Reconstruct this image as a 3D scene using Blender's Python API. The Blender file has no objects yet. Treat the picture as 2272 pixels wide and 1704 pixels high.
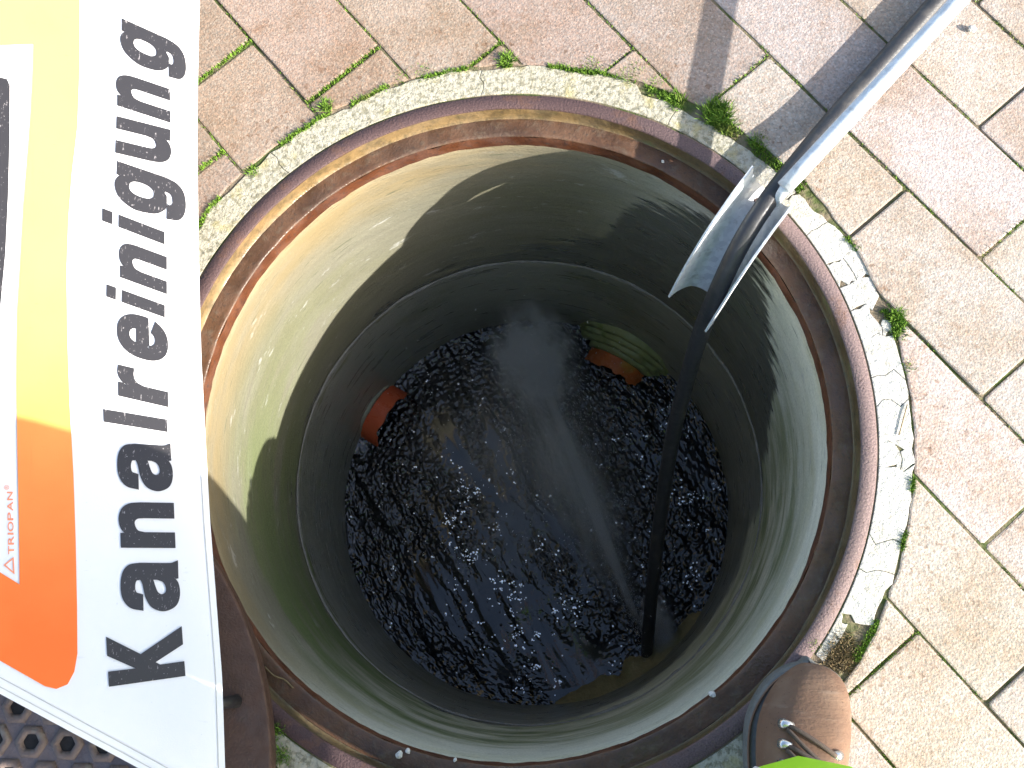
import bpy, bmesh, math, random
import numpy as np
from mathutils import Vector, Matrix, noise

R_ = math.radians
random.seed(7)
rng = np.random.default_rng(7)
scene = bpy.context.scene
COL = scene.collection

# ------------------------------------------------------------------ camera
cam_d = bpy.data.cameras.new('camera')
cam = bpy.data.objects.new('camera', cam_d)
COL.objects.link(cam)
CAM = Vector((0.0635, -0.1809, 0.9981))
cam.matrix_world = Matrix.Translation(CAM) @ (Matrix.Rotation(0.2202, 4, 'X') @ Matrix.Rotation(0.0583, 4, 'Y'))
cam_d.sensor_width = 36.0
cam_d.lens = 36.0 * 2300 / 2272
cam_d.clip_start = 0.01
cam_d.clip_end = 400
scene.camera = cam

# ------------------------------------------------------------------ sky, sun, exposure
SUN_EL, SUN_AZ = 25.7, 157.0            # elevation; direction the light travels, from +x
sx = -math.cos(R_(SUN_AZ)); sy = -math.sin(R_(SUN_AZ))   # horizontal direction to the sun
world = bpy.data.worlds.new('World'); scene.world = world
world.use_nodes = True
wn = world.node_tree
bg = wn.nodes['Background']
sky = wn.nodes.new('ShaderNodeTexSky')
sky.sky_type = 'NISHITA'; sky.sun_disc = False
sky.sun_elevation = R_(SUN_EL)
sky.sun_rotation = math.atan2(sx, sy)
sky.air_density = 1.0; sky.dust_density = 2.2; sky.ozone_density = 0.7
wn.links.new(sky.outputs[0], bg.inputs[0])
bg.inputs[1].default_value = 0.145
sun_d = bpy.data.lights.new('sun', 'SUN')
sun_d.energy = 4.5; sun_d.angle = R_(0.53); sun_d.color = (1.0, 0.955, 0.885)
sun = bpy.data.objects.new('sun', sun_d); COL.objects.link(sun)
sdir = Vector((sx * math.cos(R_(SUN_EL)), sy * math.cos(R_(SUN_EL)), math.sin(R_(SUN_EL))))
sun.rotation_euler = sdir.to_track_quat('Z', 'Y').to_euler()
sun.location = sdir * 20
vs = scene.view_settings
vs.view_transform = 'Standard'; vs.look = 'None'; vs.gamma = 1.0; vs.exposure = 1.53
vs.use_curve_mapping = False
scene.cycles.max_bounces = 10
scene.cycles.volume_bounces = 2
scene.cycles.volume_step_rate = 1.0
scene.cycles.use_adaptive_sampling = True
scene.cycles.use_denoising = True

# ------------------------------------------------------------------ small helpers
def tag(o, label=None, cat=None, group=None, kind=None):
    if label: o['label'] = label
    if cat: o['category'] = cat
    if group: o['group'] = group
    if kind: o['kind'] = kind
    return o

def mesh_obj(name, verts, faces, mat=None, parent=None, smooth=False, loc=None):
    me = bpy.data.meshes.new(name)
    me.from_pydata([tuple(v) for v in verts], [], [tuple(f) for f in faces])
    me.update()
    if smooth:
        me.polygons.foreach_set('use_smooth', [True] * len(me.polygons))
    o = bpy.data.objects.new(name, me)
    COL.objects.link(o)
    if mat: me.materials.append(mat)
    if parent: o.parent = parent
    if loc is not None: o.location = loc
    return o

def bm_obj(name, bm, mat=None, parent=None, smooth=False):
    me = bpy.data.meshes.new(name)
    bm.normal_update(); bm.to_mesh(me); bm.free()
    if smooth: me.polygons.foreach_set('use_smooth', [True] * len(me.polygons))
    o = bpy.data.objects.new(name, me); COL.objects.link(o)
    if mat: me.materials.append(mat)
    if parent: o.parent = parent
    return o

def empty(name, loc=(0, 0, 0)):
    o = bpy.data.objects.new(name, None); COL.objects.link(o)
    o.empty_display_size = 0.05
    return o

def fbm(p, oct=3):
    return noise.fractal(Vector(p), 1.0, 2.0, oct)

def tube(path, rad, n=14, caps=True):
    """verts, faces of a swept round tube; rad a number or list"""
    P = [Vector(p) for p in path]
    if not hasattr(rad, '__len__'): rad = [rad] * len(P)
    V, F = [], []
    T = []
    for i in range(len(P)):
        a = P[max(i - 1, 0)]; b = P[min(i + 1, len(P) - 1)]
        T.append((b - a).normalized())
    up = Vector((0, 0, 1)) if abs(T[0].z) < .9 else Vector((1, 0, 0))
    nrm = (up - T[0] * up.dot(T[0])).normalized()
    for i in range(len(P)):
        nrm = (nrm - T[i] * nrm.dot(T[i])).normalized()
        bi = T[i].cross(nrm)
        for k in range(n):
            a = 2 * math.pi * k / n
            V.append(P[i] + (nrm * math.cos(a) + bi * math.sin(a)) * rad[i])
    for i in range(len(P) - 1):
        for k in range(n):
            k2 = (k + 1) % n
            F.append((i * n + k, i * n + k2, (i + 1) * n + k2, (i + 1) * n + k))
    if caps:
        F.append(tuple(range(n - 1, -1, -1)))
        F.append(tuple((len(P) - 1) * n + k for k in range(n)))
    return V, F

def spline(pts, m=12):
    """Catmull-Rom through pts"""
    P = [Vector(p) for p in pts]
    P = [P[0] * 2 - P[1]] + P + [P[-1] * 2 - P[-2]]
    out = []
    for i in range(1, len(P) - 2):
        for k in range(m):
            t = k / m
            a, b, c, d = P[i - 1], P[i], P[i + 1], P[i + 2]
            out.append(0.5 * ((2 * b) + (c - a) * t + (2 * a - 5 * b + 4 * c - d) * t * t + (3 * b - a - 3 * c + d) * t ** 3))
    out.append(P[-2])
    return out

def lathe(profile, seg=192, wob=0.0, seed=0, freq=6.0, a0=0.0, a1=2 * math.pi):
    """profile: (r, z) list, revolved about the well axis"""
    V, F = [], []
    n = len(profile)
    for i in range(seg):
        a = 2 * math.pi * i / seg
        c, s = math.cos(a), math.sin(a)
        for (r, z) in profile:
            d = wob * noise.noise(Vector((c * freq, s * freq, z * 30 + seed))) if wob else 0
            V.append((c * (r + d), s * (r + d), z + d * .5))
    for i in range(seg):
        j = (i + 1) % seg
        for k in range(n - 1):
            F.append((i * n + k, i * n + k + 1, j * n + k + 1, j * n + k))
    return V, F

def prism(poly, z0, z1, bevel=0.0, seg=2):
    """bmesh of an extruded ngon with bevelled top edge"""
    bm = bmesh.new()
    top = [bm.verts.new((x, y, z1)) for x, y in poly]
    bot = [bm.verts.new((x, y, z0)) for x, y in poly]
    n = len(poly)
    area = sum(poly[i][0] * poly[(i + 1) % n][1] - poly[(i + 1) % n][0] * poly[i][1] for i in range(n))
    if area < 0:
        top.reverse(); bot.reverse()
    ft = bm.faces.new(top)
    for i in range(n):
        j = (i + 1) % n
        bm.faces.new((bot[i], bot[j], top[j], top[i]))
    bm.normal_update()
    if bevel:
        bmesh.ops.bevel(bm, geom=list(ft.edges), offset=bevel, segments=seg, profile=0.6, affect='EDGES', clamp_overlap=True)
    return bm

# ------------------------------------------------------------------ materials
class NT:
    def __init__(self, name):
        self.m = bpy.data.materials.new(name); self.m.use_nodes = True
        self.t = self.m.node_tree; self.n = self.t.nodes
        self.b = self.n['Principled BSDF']; self.out = self.n['Material Output']
        self._pos = None
    def add(self, typ, **kw):
        x = self.n.new(typ)
        for k, v in kw.items(): setattr(x, k, v)
        return x
    def link(self, a, b): self.t.links.new(a, b)
    def pos(self):
        if self._pos is None: self._pos = self.add('ShaderNodeNewGeometry').outputs['Position']
        return self._pos
    def val(self, sock, v):
        if hasattr(v, 'is_output') or isinstance(v, bpy.types.NodeSocket): self.link(v, sock)
        else: sock.default_value = v
    def scaled(self, sc, off=(0, 0, 0), vec=None):
        mp = self.add('ShaderNodeMapping'); mp.inputs['Scale'].default_value = sc; mp.inputs['Location'].default_value = off
        self.link(vec if vec is not None else self.pos(), mp.inputs['Vector'])
        return mp.outputs[0]
    def noise(self, scale, detail=3, rough=.55, vec=None, dist=0.0):
        x = self.add('ShaderNodeTexNoise'); x.inputs['Scale'].default_value = scale
        x.inputs['Detail'].default_value = detail; x.inputs['Roughness'].default_value = rough
        x.inputs['Distortion'].default_value = dist
        self.link(vec if vec is not None else self.pos(), x.inputs['Vector'])
        return x.outputs['Fac']
    def voro(self, scale, out='Distance', feature='F1', vec=None, rand=1.0):
        x = self.add('ShaderNodeTexVoronoi'); x.feature = feature
        x.inputs['Scale'].default_value = scale; x.inputs['Randomness'].default_value = rand
        self.link(vec if vec is not None else self.pos(), x.inputs['Vector'])
        return x.outputs[out]
    def ramp(self, fac, stops, interp='LINEAR'):
        x = self.add('ShaderNodeValToRGB'); x.color_ramp.interpolation = interp
        cr = x.color_ramp
        while len(cr.elements) < len(stops): cr.elements.new(0.5)
        for e, (p, c) in zip(cr.elements, stops):
            e.position = p
            e.color = (c, c, c, 1) if not hasattr(c, '__len__') else (*c[:3], 1)
        self.val(x.inputs[0], fac)
        return x.outputs[0]
    def mix(self, fac, a, b, mode='MIX'):
        x = self.add('ShaderNodeMix', data_type='RGBA', blend_type=mode)
        self.val(x.inputs['Factor'], fac)
        for s, v in ((x.inputs[6], a), (x.inputs[7], b)):
            if isinstance(v, bpy.types.NodeSocket): self.link(v, s)
            else: s.default_value = (*v[:3], 1) if hasattr(v, '__len__') else (v, v, v, 1)
        return x.outputs[2]
    def math(self, op, a, b=None, c=None, clamp=False):
        x = self.add('ShaderNodeMath', operation=op, use_clamp=clamp)
        self.val(x.inputs[0], a)
        if b is not None: self.val(x.inputs[1], b)
        if c is not None: self.val(x.inputs[2], c)
        return x.outputs[0]
    def smooth(self, v, lo, hi, a=0.0, b=1.0):
        x = self.add('ShaderNodeMapRange', interpolation_type='SMOOTHSTEP')
        self.val(x.inputs[0], v)
        x.inputs[1].default_value = lo; x.inputs[2].default_value = hi
        x.inputs[3].default_value = a; x.inputs[4].default_value = b
        return x.outputs[0]
    def sep(self, vec=None):
        x = self.add('ShaderNodeSeparateXYZ'); self.link(vec if vec is not None else self.pos(), x.inputs[0])
        return x.outputs
    def bump(self, h, dist=0.001, strength=1.0, prev=None):
        x = self.add('ShaderNodeBump'); x.inputs['Distance'].default_value = dist; x.inputs['Strength'].default_value = strength
        self.link(h, x.inputs['Height'])
        if prev is not None: self.link(prev, x.inputs['Normal'])
        return x.outputs[0]
    def done(self, col=None, rough=None, bump=None, metal=None, ior=None, spec=None):
        b = self.b.inputs
        if col is not None: self.val(b['Base Color'], (*col, 1) if hasattr(col, '__len__') else col)
        if rough is not None: self.val(b['Roughness'], rough)
        if bump is not None: self.link(bump, b['Normal'])
        if metal is not None: self.val(b['Metallic'], metal)
        if ior is not None: b['IOR'].default_value = ior
        if spec is not None: b['Specular IOR Level'].default_value = spec
        return self.m

M = {}
def m_paver():
    k = NT('paver_concrete')
    oi = k.add('ShaderNodeObjectInfo')
    base = oi.outputs['Color']
    g1 = k.voro(520, 'Color'); g1s = k.add('ShaderNodeSeparateColor'); k.link(g1, g1s.inputs[0])
    grain = k.ramp(g1s.outputs[0], [(0, .74), (.35, .92), (.7, 1.03), (.93, 1.14), (1, 1.35)])
    tint = k.mix(g1s.outputs[1], (1.08, .95, .86), (.94, 1.02, 1.05))
    c = k.mix(1.0, base, grain, 'MULTIPLY')
    c = k.mix(.75, c, k.mix(1.0, c, tint, 'MULTIPLY'))
    big = k.noise(9, 4, .6)
    c = k.mix(k.smooth(big, .38, .72), c, k.mix(1.0, c, (.80, .72, .62), 'MULTIPLY'))
    med = k.noise(45, 4, .65)
    c = k.mix(k.smooth(med, .5, .8, 0, .55), c, k.mix(1.0, c, (.7, .55, .42), 'MULTIPLY'))
    # brown drips of dirty water close to the manhole
    x = k.sep(); r = k.math('SQRT', k.math('ADD', k.math('MULTIPLY', x[0], x[0]), k.math('MULTIPLY', x[1], x[1])))
    near = k.smooth(r, .40, .50, 1, 0)
    drops = k.smooth(k.noise(120, 2, .5), .60, .70, 0, .65)
    c = k.mix(k.math('MULTIPLY', near, drops), c, k.mix(1.0, c, (.5, .36, .26), 'MULTIPLY'))
    f = k.noise(900, 2, .6)
    c = k.mix(.25, c, k.mix(1.0, c, k.ramp(f, [(.25, .6), (.5, 1.0), (.75, 1.4)]), 'MULTIPLY'))
    b1 = k.bump(f, .0005, .7)
    b2 = k.bump(k.voro(420), .0006, .6, b1)
    return k.done(c, k.smooth(med, .3, .7, .95, .75), b2, spec=.25)
M['paver'] = m_paver()

def m_ground():
    k = NT('joint_soil')
    n1 = k.noise(22, 5, .6); n2 = k.noise(160, 4, .6)
    soil = k.mix(n2, (.10, .078, .052), (.25, .20, .14))
    moss = k.mix(k.noise(300, 3), (.030, .048, .012), (.10, .125, .040))
    c = k.mix(k.smooth(n1, .43, .60), soil, moss)
    x = k.sep(); r = k.math('SQRT', k.math('ADD', k.math('MULTIPLY', x[0], x[0]), k.math('MULTIPLY', x[1], x[1])))
    br = k.add('ShaderNodeTexBrick'); br.offset = .5
    br.inputs['Scale'].default_value = 1.0; br.inputs['Brick Width'].default_value = .2; br.inputs['Row Height'].default_value = .1; br.inputs['Mortar Size'].default_value = .004
    br.inputs['Color1'].default_value = (.37, .31, .27, 1); br.inputs['Color2'].default_value = (.43, .37, .33, 1); br.inputs['Mortar'].default_value = (.12, .10, .07, 1)
    mp = k.add('ShaderNodeMapping'); mp.inputs['Rotation'].default_value = (0, 0, .8572); k.link(k.pos(), mp.inputs['Vector']); k.link(mp.outputs[0], br.inputs['Vector'])
    c = k.mix(k.smooth(r, 3.75, 3.95), c, br.outputs['Color'])
    return k.done(c, .95, k.bump(n2, .003, 1.0), spec=.2)
M['ground'] = m_ground()

def m_mortar():
    k = NT('collar_mortar')
    x = k.sep()
    a = k.math('ARCTAN2', x[1], x[0])
    clean = k.smooth(x[0], .20, .34)                     # limewashed right-hand side
    clean = k.math('MULTIPLY', clean, k.smooth(k.noise(30, 4), .25, .45, .55, 1))
    base = k.mix(k.noise(60, 4), (.34, .31, .23), (.50, .47, .38))
    lich = k.smooth(k.noise(170, 4, .7), .47, .60)
    c = k.mix(k.math('MULTIPLY', lich, .62), base, (.13, .12, .065))
    yel = k.smooth(k.noise(40, 3), .55, .7, 0, .6)
    c = k.mix(yel, c, (.42, .36, .16))
    wh = k.mix(k.smooth(k.noise(90, 4, .7), .52, .66, 0, .55), (.50, .485, .45), (.34, .31, .25))
    c = k.mix(clean, c, wh)
    h = k.noise(190, 5, .7)
    return k.done(c, .93, k.bump(h, .004, 1.0), spec=.2)
M['mortar'] = m_mortar()

def m_rim():
    k = NT('iron_rim_oxide')
    x = k.sep()
    dry = k.smooth(x[0], .05, .33)
    c = k.mix(dry, (.066, .037, .036), (.150, .104, .100))
    sp = k.smooth(k.voro(230), .12, .26, 1, 0)
    pick = k.smooth(k.noise(75, 2), .45, .6)
    c = k.mix(k.math('MULTIPLY', sp, pick), c, (.06, .035, .035))
    gr = k.ramp(k.noise(700, 2), [(.25, .55), (.5, 1), (.8, 1.6)])
    c = k.mix(.8, c, k.mix(1.0, c, gr, 'MULTIPLY'))
    rust = k.smooth(k.noise(22, 5, .7), .52, .68, 0, .6)
    c = k.mix(rust, c, (.13, .062, .034))
    return k.done(c, .72, k.bump(k.noise(420, 3), .0012, .9), spec=.4)
M['rim'] = m_rim()

def m_seat(name, cols, tan=0.0, rough=(.28, .75)):
    k = NT(name)
    x = k.sep()
    n1 = k.noise(18, 5, .62); n2 = k.noise(95, 4, .65)
    c = k.mix(k.smooth(n1, .32, .68), cols[0], cols[1])
    c = k.mix(k.smooth(n2, .5, .72, 0, .8), c, cols[2])
    c = k.mix(k.smooth(k.noise(240, 3), .56, .72, 0, .7), c, (.045, .030, .022))
    if tan:
        # dried silt along the face that catches the splash, up and left
        d = k.math('ADD', k.math('MULTIPLY', x[0], -.55), k.math('MULTIPLY', x[1], .85))
        c = k.mix(k.math('MULTIPLY', k.smooth(d, .05, .28), k.smooth(k.noise(42, 5, .75), .36, .60, .10, tan)), c, (.19, .125, .055))
        c = k.mix(k.smooth(k.noise(26, 4), .58, .68, 0, .8), c, (.10, .095, .035))
    rg = k.smooth(k.noise(35, 3), .35, .65, rough[0], rough[1])
    return k.done(c, rg, k.bump(n2, .0016, .8, k.bump(k.noise(500, 2), .0006, .6)), spec=.5)
M['face'] = m_seat('seat_face_silt', [(.070, .048, .022), (.105, .075, .034), (.045, .040, .016)], tan=.95)
M['seat'] = m_seat('seat_rust', [(.055, .029, .017), (.110, .055, .029), (.10, .070, .046)])
M['lip'] = m_seat('lip_rust', [(.070, .024, .011), (.110, .038, .015), (.045, .018, .012)], rough=(.4, .8))

def fcurve(k, fac, pts):
    fc = k.add('ShaderNodeFloatCurve')
    cu = fc.mapping.curves[0]
    cu.points[0].location = pts[0]; cu.points[1].location = pts[-1]
    for p in pts[1:-1]: cu.points.new(*p)
    for p in cu.points: p.handle_type = 'AUTO_CLAMPED'
    fc.mapping.use_clip = False
    fc.mapping.update()
    k.val(fc.inputs['Value'], fac)
    return fc.outputs[0]

WET = [(-180, .425), (-150, .44), (-126, .42), (-102, .405), (-87, .435), (-73, .485), (-57, .525), (-40, .555), (-25, .525), (-12, .50),
       (-5, .44), (3, .405), (12, .325), (16, .245), (27, .15), (34, .08), (44, .075), (58, .10), (66, .17), (74, .31), (90, .36), (110, .41), (150, .43), (180, .425)]
def m_wall():
    k = NT('shaft_concrete')
    x = k.sep(); z = x[2]
    ang = k.math('ARCTAN2', x[1], x[0])
    t = k.math('ADD', k.math('DIVIDE', ang, 2 * math.pi), .5)
    st = k.scaled((14, 14, 75)); st2 = k.scaled((40, 40, 190)); st3 = k.scaled((5, 5, 14))
    nst = k.noise(1, 4, .6, st); nst2 = k.noise(1, 3, .6, st2); nb = k.noise(1, 4, .6, st3)
    fine = k.noise(380, 3, .6)
    dry = k.mix(nst, (.27, .265, .22), (.45, .435, .37))
    dry = k.mix(k.smooth(nb, .42, .68, 0, .65), dry, (.30, .285, .19))
    dry = k.mix(.5, dry, k.mix(1.0, dry, k.ramp(fine, [(.3, .75), (.5, 1), (.72, 1.25)]), 'MULTIPLY'))
    light_bal = k.smooth(k.math('ADD', k.math('MULTIPLY', x[0], .8), k.math('MULTIPLY', x[1], -.55)), -.14, .16)  # balances light in the colour: sunlit stained left darkened, shaded dry right lifted
    dry = k.mix(light_bal, k.mix(1.0, dry, (.41, .40, .34), 'MULTIPLY'), k.mix(1.0, dry, (1.72, 1.74, 1.66), 'MULTIPLY'))
    scf = k.smooth(k.noise(1, 5, .7, k.scaled((22, 22, 48), (3, 1, 0))), .60, .70, 0, .55)
    dry = k.mix(scf, dry, (.40, .40, .38))
    # iron stain running down from the frame, left and far side
    side = k.smooth(k.math('ADD', k.math('MULTIPLY', x[0], -.75), k.math('MULTIPLY', x[1], .5)), -.02, .22)
    topb = k.smooth(z, -.17, -.05)
    stain = k.math('MULTIPLY', k.math('MULTIPLY', side, topb), k.smooth(nb, .30, .58, .25, 1))
    dry = k.mix(k.math('MULTIPLY', stain, .8), dry, (.215, .155, .068))
    pale = k.math('MULTIPLY', k.smooth(z, -.075, -.045), k.smooth(nst2, .3, .6, .3, 1))
    dry = k.mix(k.math('MULTIPLY', pale, .45), dry, (.34, .29, .19))
    # algae
    ga = fcurve(k, t, [(0, .55), (.07, .75), (.16, .95), (.25, .85), (.36, .6), (.44, .8), (.5, .7), (.56, .35), (.62, .0), (.8, .05), (.93, .22), (1, .55)])
    gz = k.math('MULTIPLY', k.smooth(z, -.09, -.25, 0, 1), k.smooth(z, -.55, -.40, .3, 1))
    gn = k.smooth(k.math('ADD', k.math('MULTIPLY', nb, .6), k.math('MULTIPLY', nst, .4)), .36, .60)
    alg = k.math('MULTIPLY', k.math('MULTIPLY', ga, gz), gn)
    dry = k.mix(alg, dry, k.mix(fine, (.055, .092, .022), (.13, .18, .055)))
    # short dark scrapes lying along the ring
    scr = k.smooth(k.noise(1, 2, .5, k.scaled((26, 26, 330))), .66, .72, 0, .8)
    dry = k.mix(scr, dry, (.07, .075, .045))
    # wet below an uneven line
    wl = fcurve(k, t, [((a + 180) / 360, v) for a, v in WET])
    edge = k.math('ADD', k.math('MULTIPLY', k.math('SUBTRACT', nst, .5), .17), k.math('MULTIPLY', k.math('SUBTRACT', nst2, .5), .08))
    dep = k.math('ADD', k.math('ADD', z, wl), edge)
    wet = k.smooth(dep, .012, -.016)
    wcol = k.mix(k.smooth(z, -.428, -.436), k.mix(nst, (.070, .070, .057), (.150, .150, .122)), k.mix(nst, (.15, .15, .126), (.285, .285, .24)))  # lower ring paler in colour, standing in for light from the mist
    wcol = k.mix(k.smooth(nb, .5, .7, 0, .6), wcol, (.115, .125, .070))
    wcol = k.mix(k.smooth(nst2, .60, .75, 0, .5), wcol, (.20, .17, .11))
    c = k.mix(wet, dry, wcol)
    rough = k.mix(wet, .82, k.smooth(nst, .3, .7, .24, .5))
    b = k.bump(nst2, .0016, .8, k.bump(fine, .0007, .7))
    return k.done(c, rough, b, spec=.5)
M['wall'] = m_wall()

def m_jointm():
    k = NT('joint_mortar')
    c = k.mix(k.noise(120, 4), (.11, .11, .10), (.34, .33, .31))
    return k.done(c, .7, k.bump(k.noise(300, 4), .002, 1.0))
M['jointm'] = m_jointm()

def m_water():
    k = NT('black_water')
    n = k.noise(260, 3, .6)
    return k.done((.0035, .0035, .0045), .045, k.bump(n, .0003, .4), ior=1.55)
M['water'] = m_water()
def m_foam():
    k = NT('bubble_film')
    return k.done((.012, .012, .014), .06, metal=0.0, ior=1.75)
M['foam'] = m_foam()

def m_simple(name, c0, c1, scale, rough, bumpd=.0005, metal=0.0, c2=None, bscale=None, spec=.5):
    k = NT(name)
    n = k.noise(scale, 4, .6)
    c = k.mix(n, c0, c1)
    if c2: c = k.mix(k.smooth(k.noise(scale * .35, 4, .6), .55, .7, 0, .8), c, c2)
    r = k.smooth(k.noise(scale * 1.7, 3), .3, .7, rough[0], rough[1])
    return k.done(c, r, k.bump(k.noise(bscale or scale * 4, 3), bumpd, .8), metal, spec=spec)
M['pvc'] = m_simple('orange_pvc', (.55, .095, .036), (.66, .13, .05), 40, (.25, .45), .0003, c2=(.23, .06, .02))
M['pvc2'] = m_simple('slimed_pvc', (.36, .085, .025), (.50, .14, .035), 50, (.15, .35), .0004, c2=(.33, .22, .04))
M['patch'] = m_simple('patch_mortar', (.26, .27, .20), (.40, .40, .31), 70, (.5, .8), .002, bscale=160)
M['mosspatch'] = m_simple('slimy_patch', (.15, .18, .065), (.30, .32, .15), 60, (.3, .6), .002, bscale=140, c2=(.11, .16, .03))
M['hose'] = m_simple('black_rubber', (.020, .020, .022), (.040, .040, .043), 90, (.36, .55), .0004, c2=(.07, .065, .06))
def m_galv():
    k = NT('galvanised_steel')
    sp = k.voro(170, 'Color'); s = k.add('ShaderNodeSeparateColor'); k.link(sp, s.inputs[0])
    c = k.mix(s.outputs[0], (.50, .53, .56), (.66, .69, .71))
    c = k.mix(k.smooth(k.noise(60, 4, .7), .56, .70, 0, .6), c, (.33, .34, .34))
    return k.done(c, k.smooth(k.noise(80, 3), .3, .7, .50, .70), k.bump(k.noise(220, 3), .0005, .7), metal=.25)
M['galv'] = m_galv()
M['cover'] = m_simple('cover_iron', (.040, .021, .015), (.088, .042, .025), 60, (.5, .8), .0012, c2=(.058, .036, .031), bscale=420)
M['covertop'] = m_simple('cover_iron_field', (.105, .085, .090), (.17, .14, .14), 90, (.55, .85), .0012, c2=(.16, .10, .08), bscale=420)
M['boss'] = m_simple('cover_boss', (.095, .070, .062), (.17, .125, .105), 90, (.5, .8), .0012, c2=(.16, .16, .14), bscale=380)
M['hole_disc'] = m_simple('hole_dark', (.006, .005, .005), (.014, .011, .010), 60, (.7, .9))
def m_fabric(name, c0, c1, dirt=.5, rough=.55):
    k = NT(name)
    weave = k.noise(900, 2)
    c = k.mix(k.noise(14, 4), c0, c1)
    scuff = k.smooth(k.noise(1, 3, .6, k.scaled((60, 240, 60))), .66, .78, 0, dirt)
    c = k.mix(scuff, c, tuple(v * .72 for v in c0))
    dots = k.smooth(k.noise(260, 2), .72, .78, 0, dirt)
    c = k.mix(dots, c, tuple(v * .55 for v in c0))
    return k.done(c, rough, k.bump(weave, .0002, .5), spec=.4)
M['white'] = m_fabric('sign_white', (.74, .745, .75), (.80, .80, .80), .25)
def m_orange():
    k = NT('sign_orange')
    y = k.sep()[1]
    t = k.math('ADD', k.smooth(y, -.24, .16), k.math('MULTIPLY', k.math('SUBTRACT', k.noise(16, 4), .5), .35), clamp=True)  # painted sunlight: the orange goes yellower towards the sunlit end
    c = k.mix(t, (.92, .165, .022), (.90, .43, .115))
    c = k.mix(k.smooth(k.noise(1, 3, .6, k.scaled((60, 240, 60))), .66, .78, 0, .3), c, (.70, .20, .03))
    return k.done(c, .55, k.bump(k.noise(900, 2), .0002, .5), spec=.4)
M['orange'] = m_orange()
def m_ink():
    k = NT('sign_ink')
    sc = k.smooth(k.noise(1, 3, .7, k.scaled((500, 120, 300))), .64, .70, 0, .8)
    sp = k.smooth(k.noise(420, 2), .69, .74, 0, .9)
    c = k.mix(k.math('MAXIMUM', sc, sp), (.022, .020, .022), (.30, .28, .28))
    return k.done(c, .48, spec=.6)
M['ink'] = m_ink()
M['logo'] = m_simple('logo_print', (.85, .26, .12), (.85, .32, .18), 30, (.5, .6))
M['thread'] = m_simple('seam_thread', (.42, .42, .40), (.55, .55, .52), 200, (.6, .8))
def m_leather():
    k = NT('brown_leather')
    n = k.noise(30, 5, .65); n2 = k.noise(1, 4, .6, k.scaled((25, 140, 60)))
    c = k.mix(n, (.085, .048, .031), (.19, .110, .070))
    c = k.mix(k.smooth(k.noise(14, 4), .50, .66, 0, .7), c, (.19, .125, .085))
    c = k.mix(k.smooth(n2, .58, .70, 0, .5), c, (.21, .15, .11))
    c = k.mix(k.smooth(k.noise(420, 2), .66, .72, 0, .6), c, (.04, .02, .012))
    return k.done(c, k.smooth(n, .3, .7, .72, .92), k.bump(n2, .0012, .8, k.bump(k.noise(330, 3), .0005, .8)), spec=.4)
M['leather'] = m_leather()
M['sole'] = m_simple('grey_rubber', (.075, .080, .078), (.16, .165, .16), 120, (.6, .8), .0012)
M['lace'] = m_simple('lace_cord', (.045, .032, .026), (.12, .085, .065), 900, (.7, .9), .0008)
M['chrome'] = m_simple('hook_metal', (.45, .46, .47), (.65, .66, .66), 60, (.2, .35), .0001, metal=.9)
M['hivis'] = m_fabric('hivis_cloth', (.30, .66, .015), (.36, .74, .02), .3, .7)
M['reflex'] = m_simple('reflective_tape', (.62, .62, .64), (.74, .74, .76), 300, (.35, .5), .0003)
M['skin'] = m_simple('skin', (.42, .24, .17), (.50, .30, .22), 60, (.45, .6), .0003)
M['hair'] = m_simple('hair', (.04, .028, .02), (.08, .055, .035), 300, (.5, .7), .001)
M['black'] = m_simple('black_plastic', (.012, .012, .013), (.02, .02, .022), 60, (.4, .6), .0002)
M['stone'] = m_simple('pale_stone', (.50, .47, .42), (.72, .69, .62), 120, (.7, .9), .002)
def m_moss():
    k = NT('moss_green')
    n = k.noise(70, 3)
    c = k.mix(n, (.055, .125, .010), (.20, .34, .040))
    c = k.mix(k.smooth(k.noise(18, 3), .56, .68, 0, .6), c, (.17, .15, .05))
    return k.done(c, .8, spec=.3)
M['moss'] = m_moss()
M['drymoss'] = m_simple('dry_moss', (.12, .085, .04), (.24, .18, .09), 90, (.8, .95))

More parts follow.
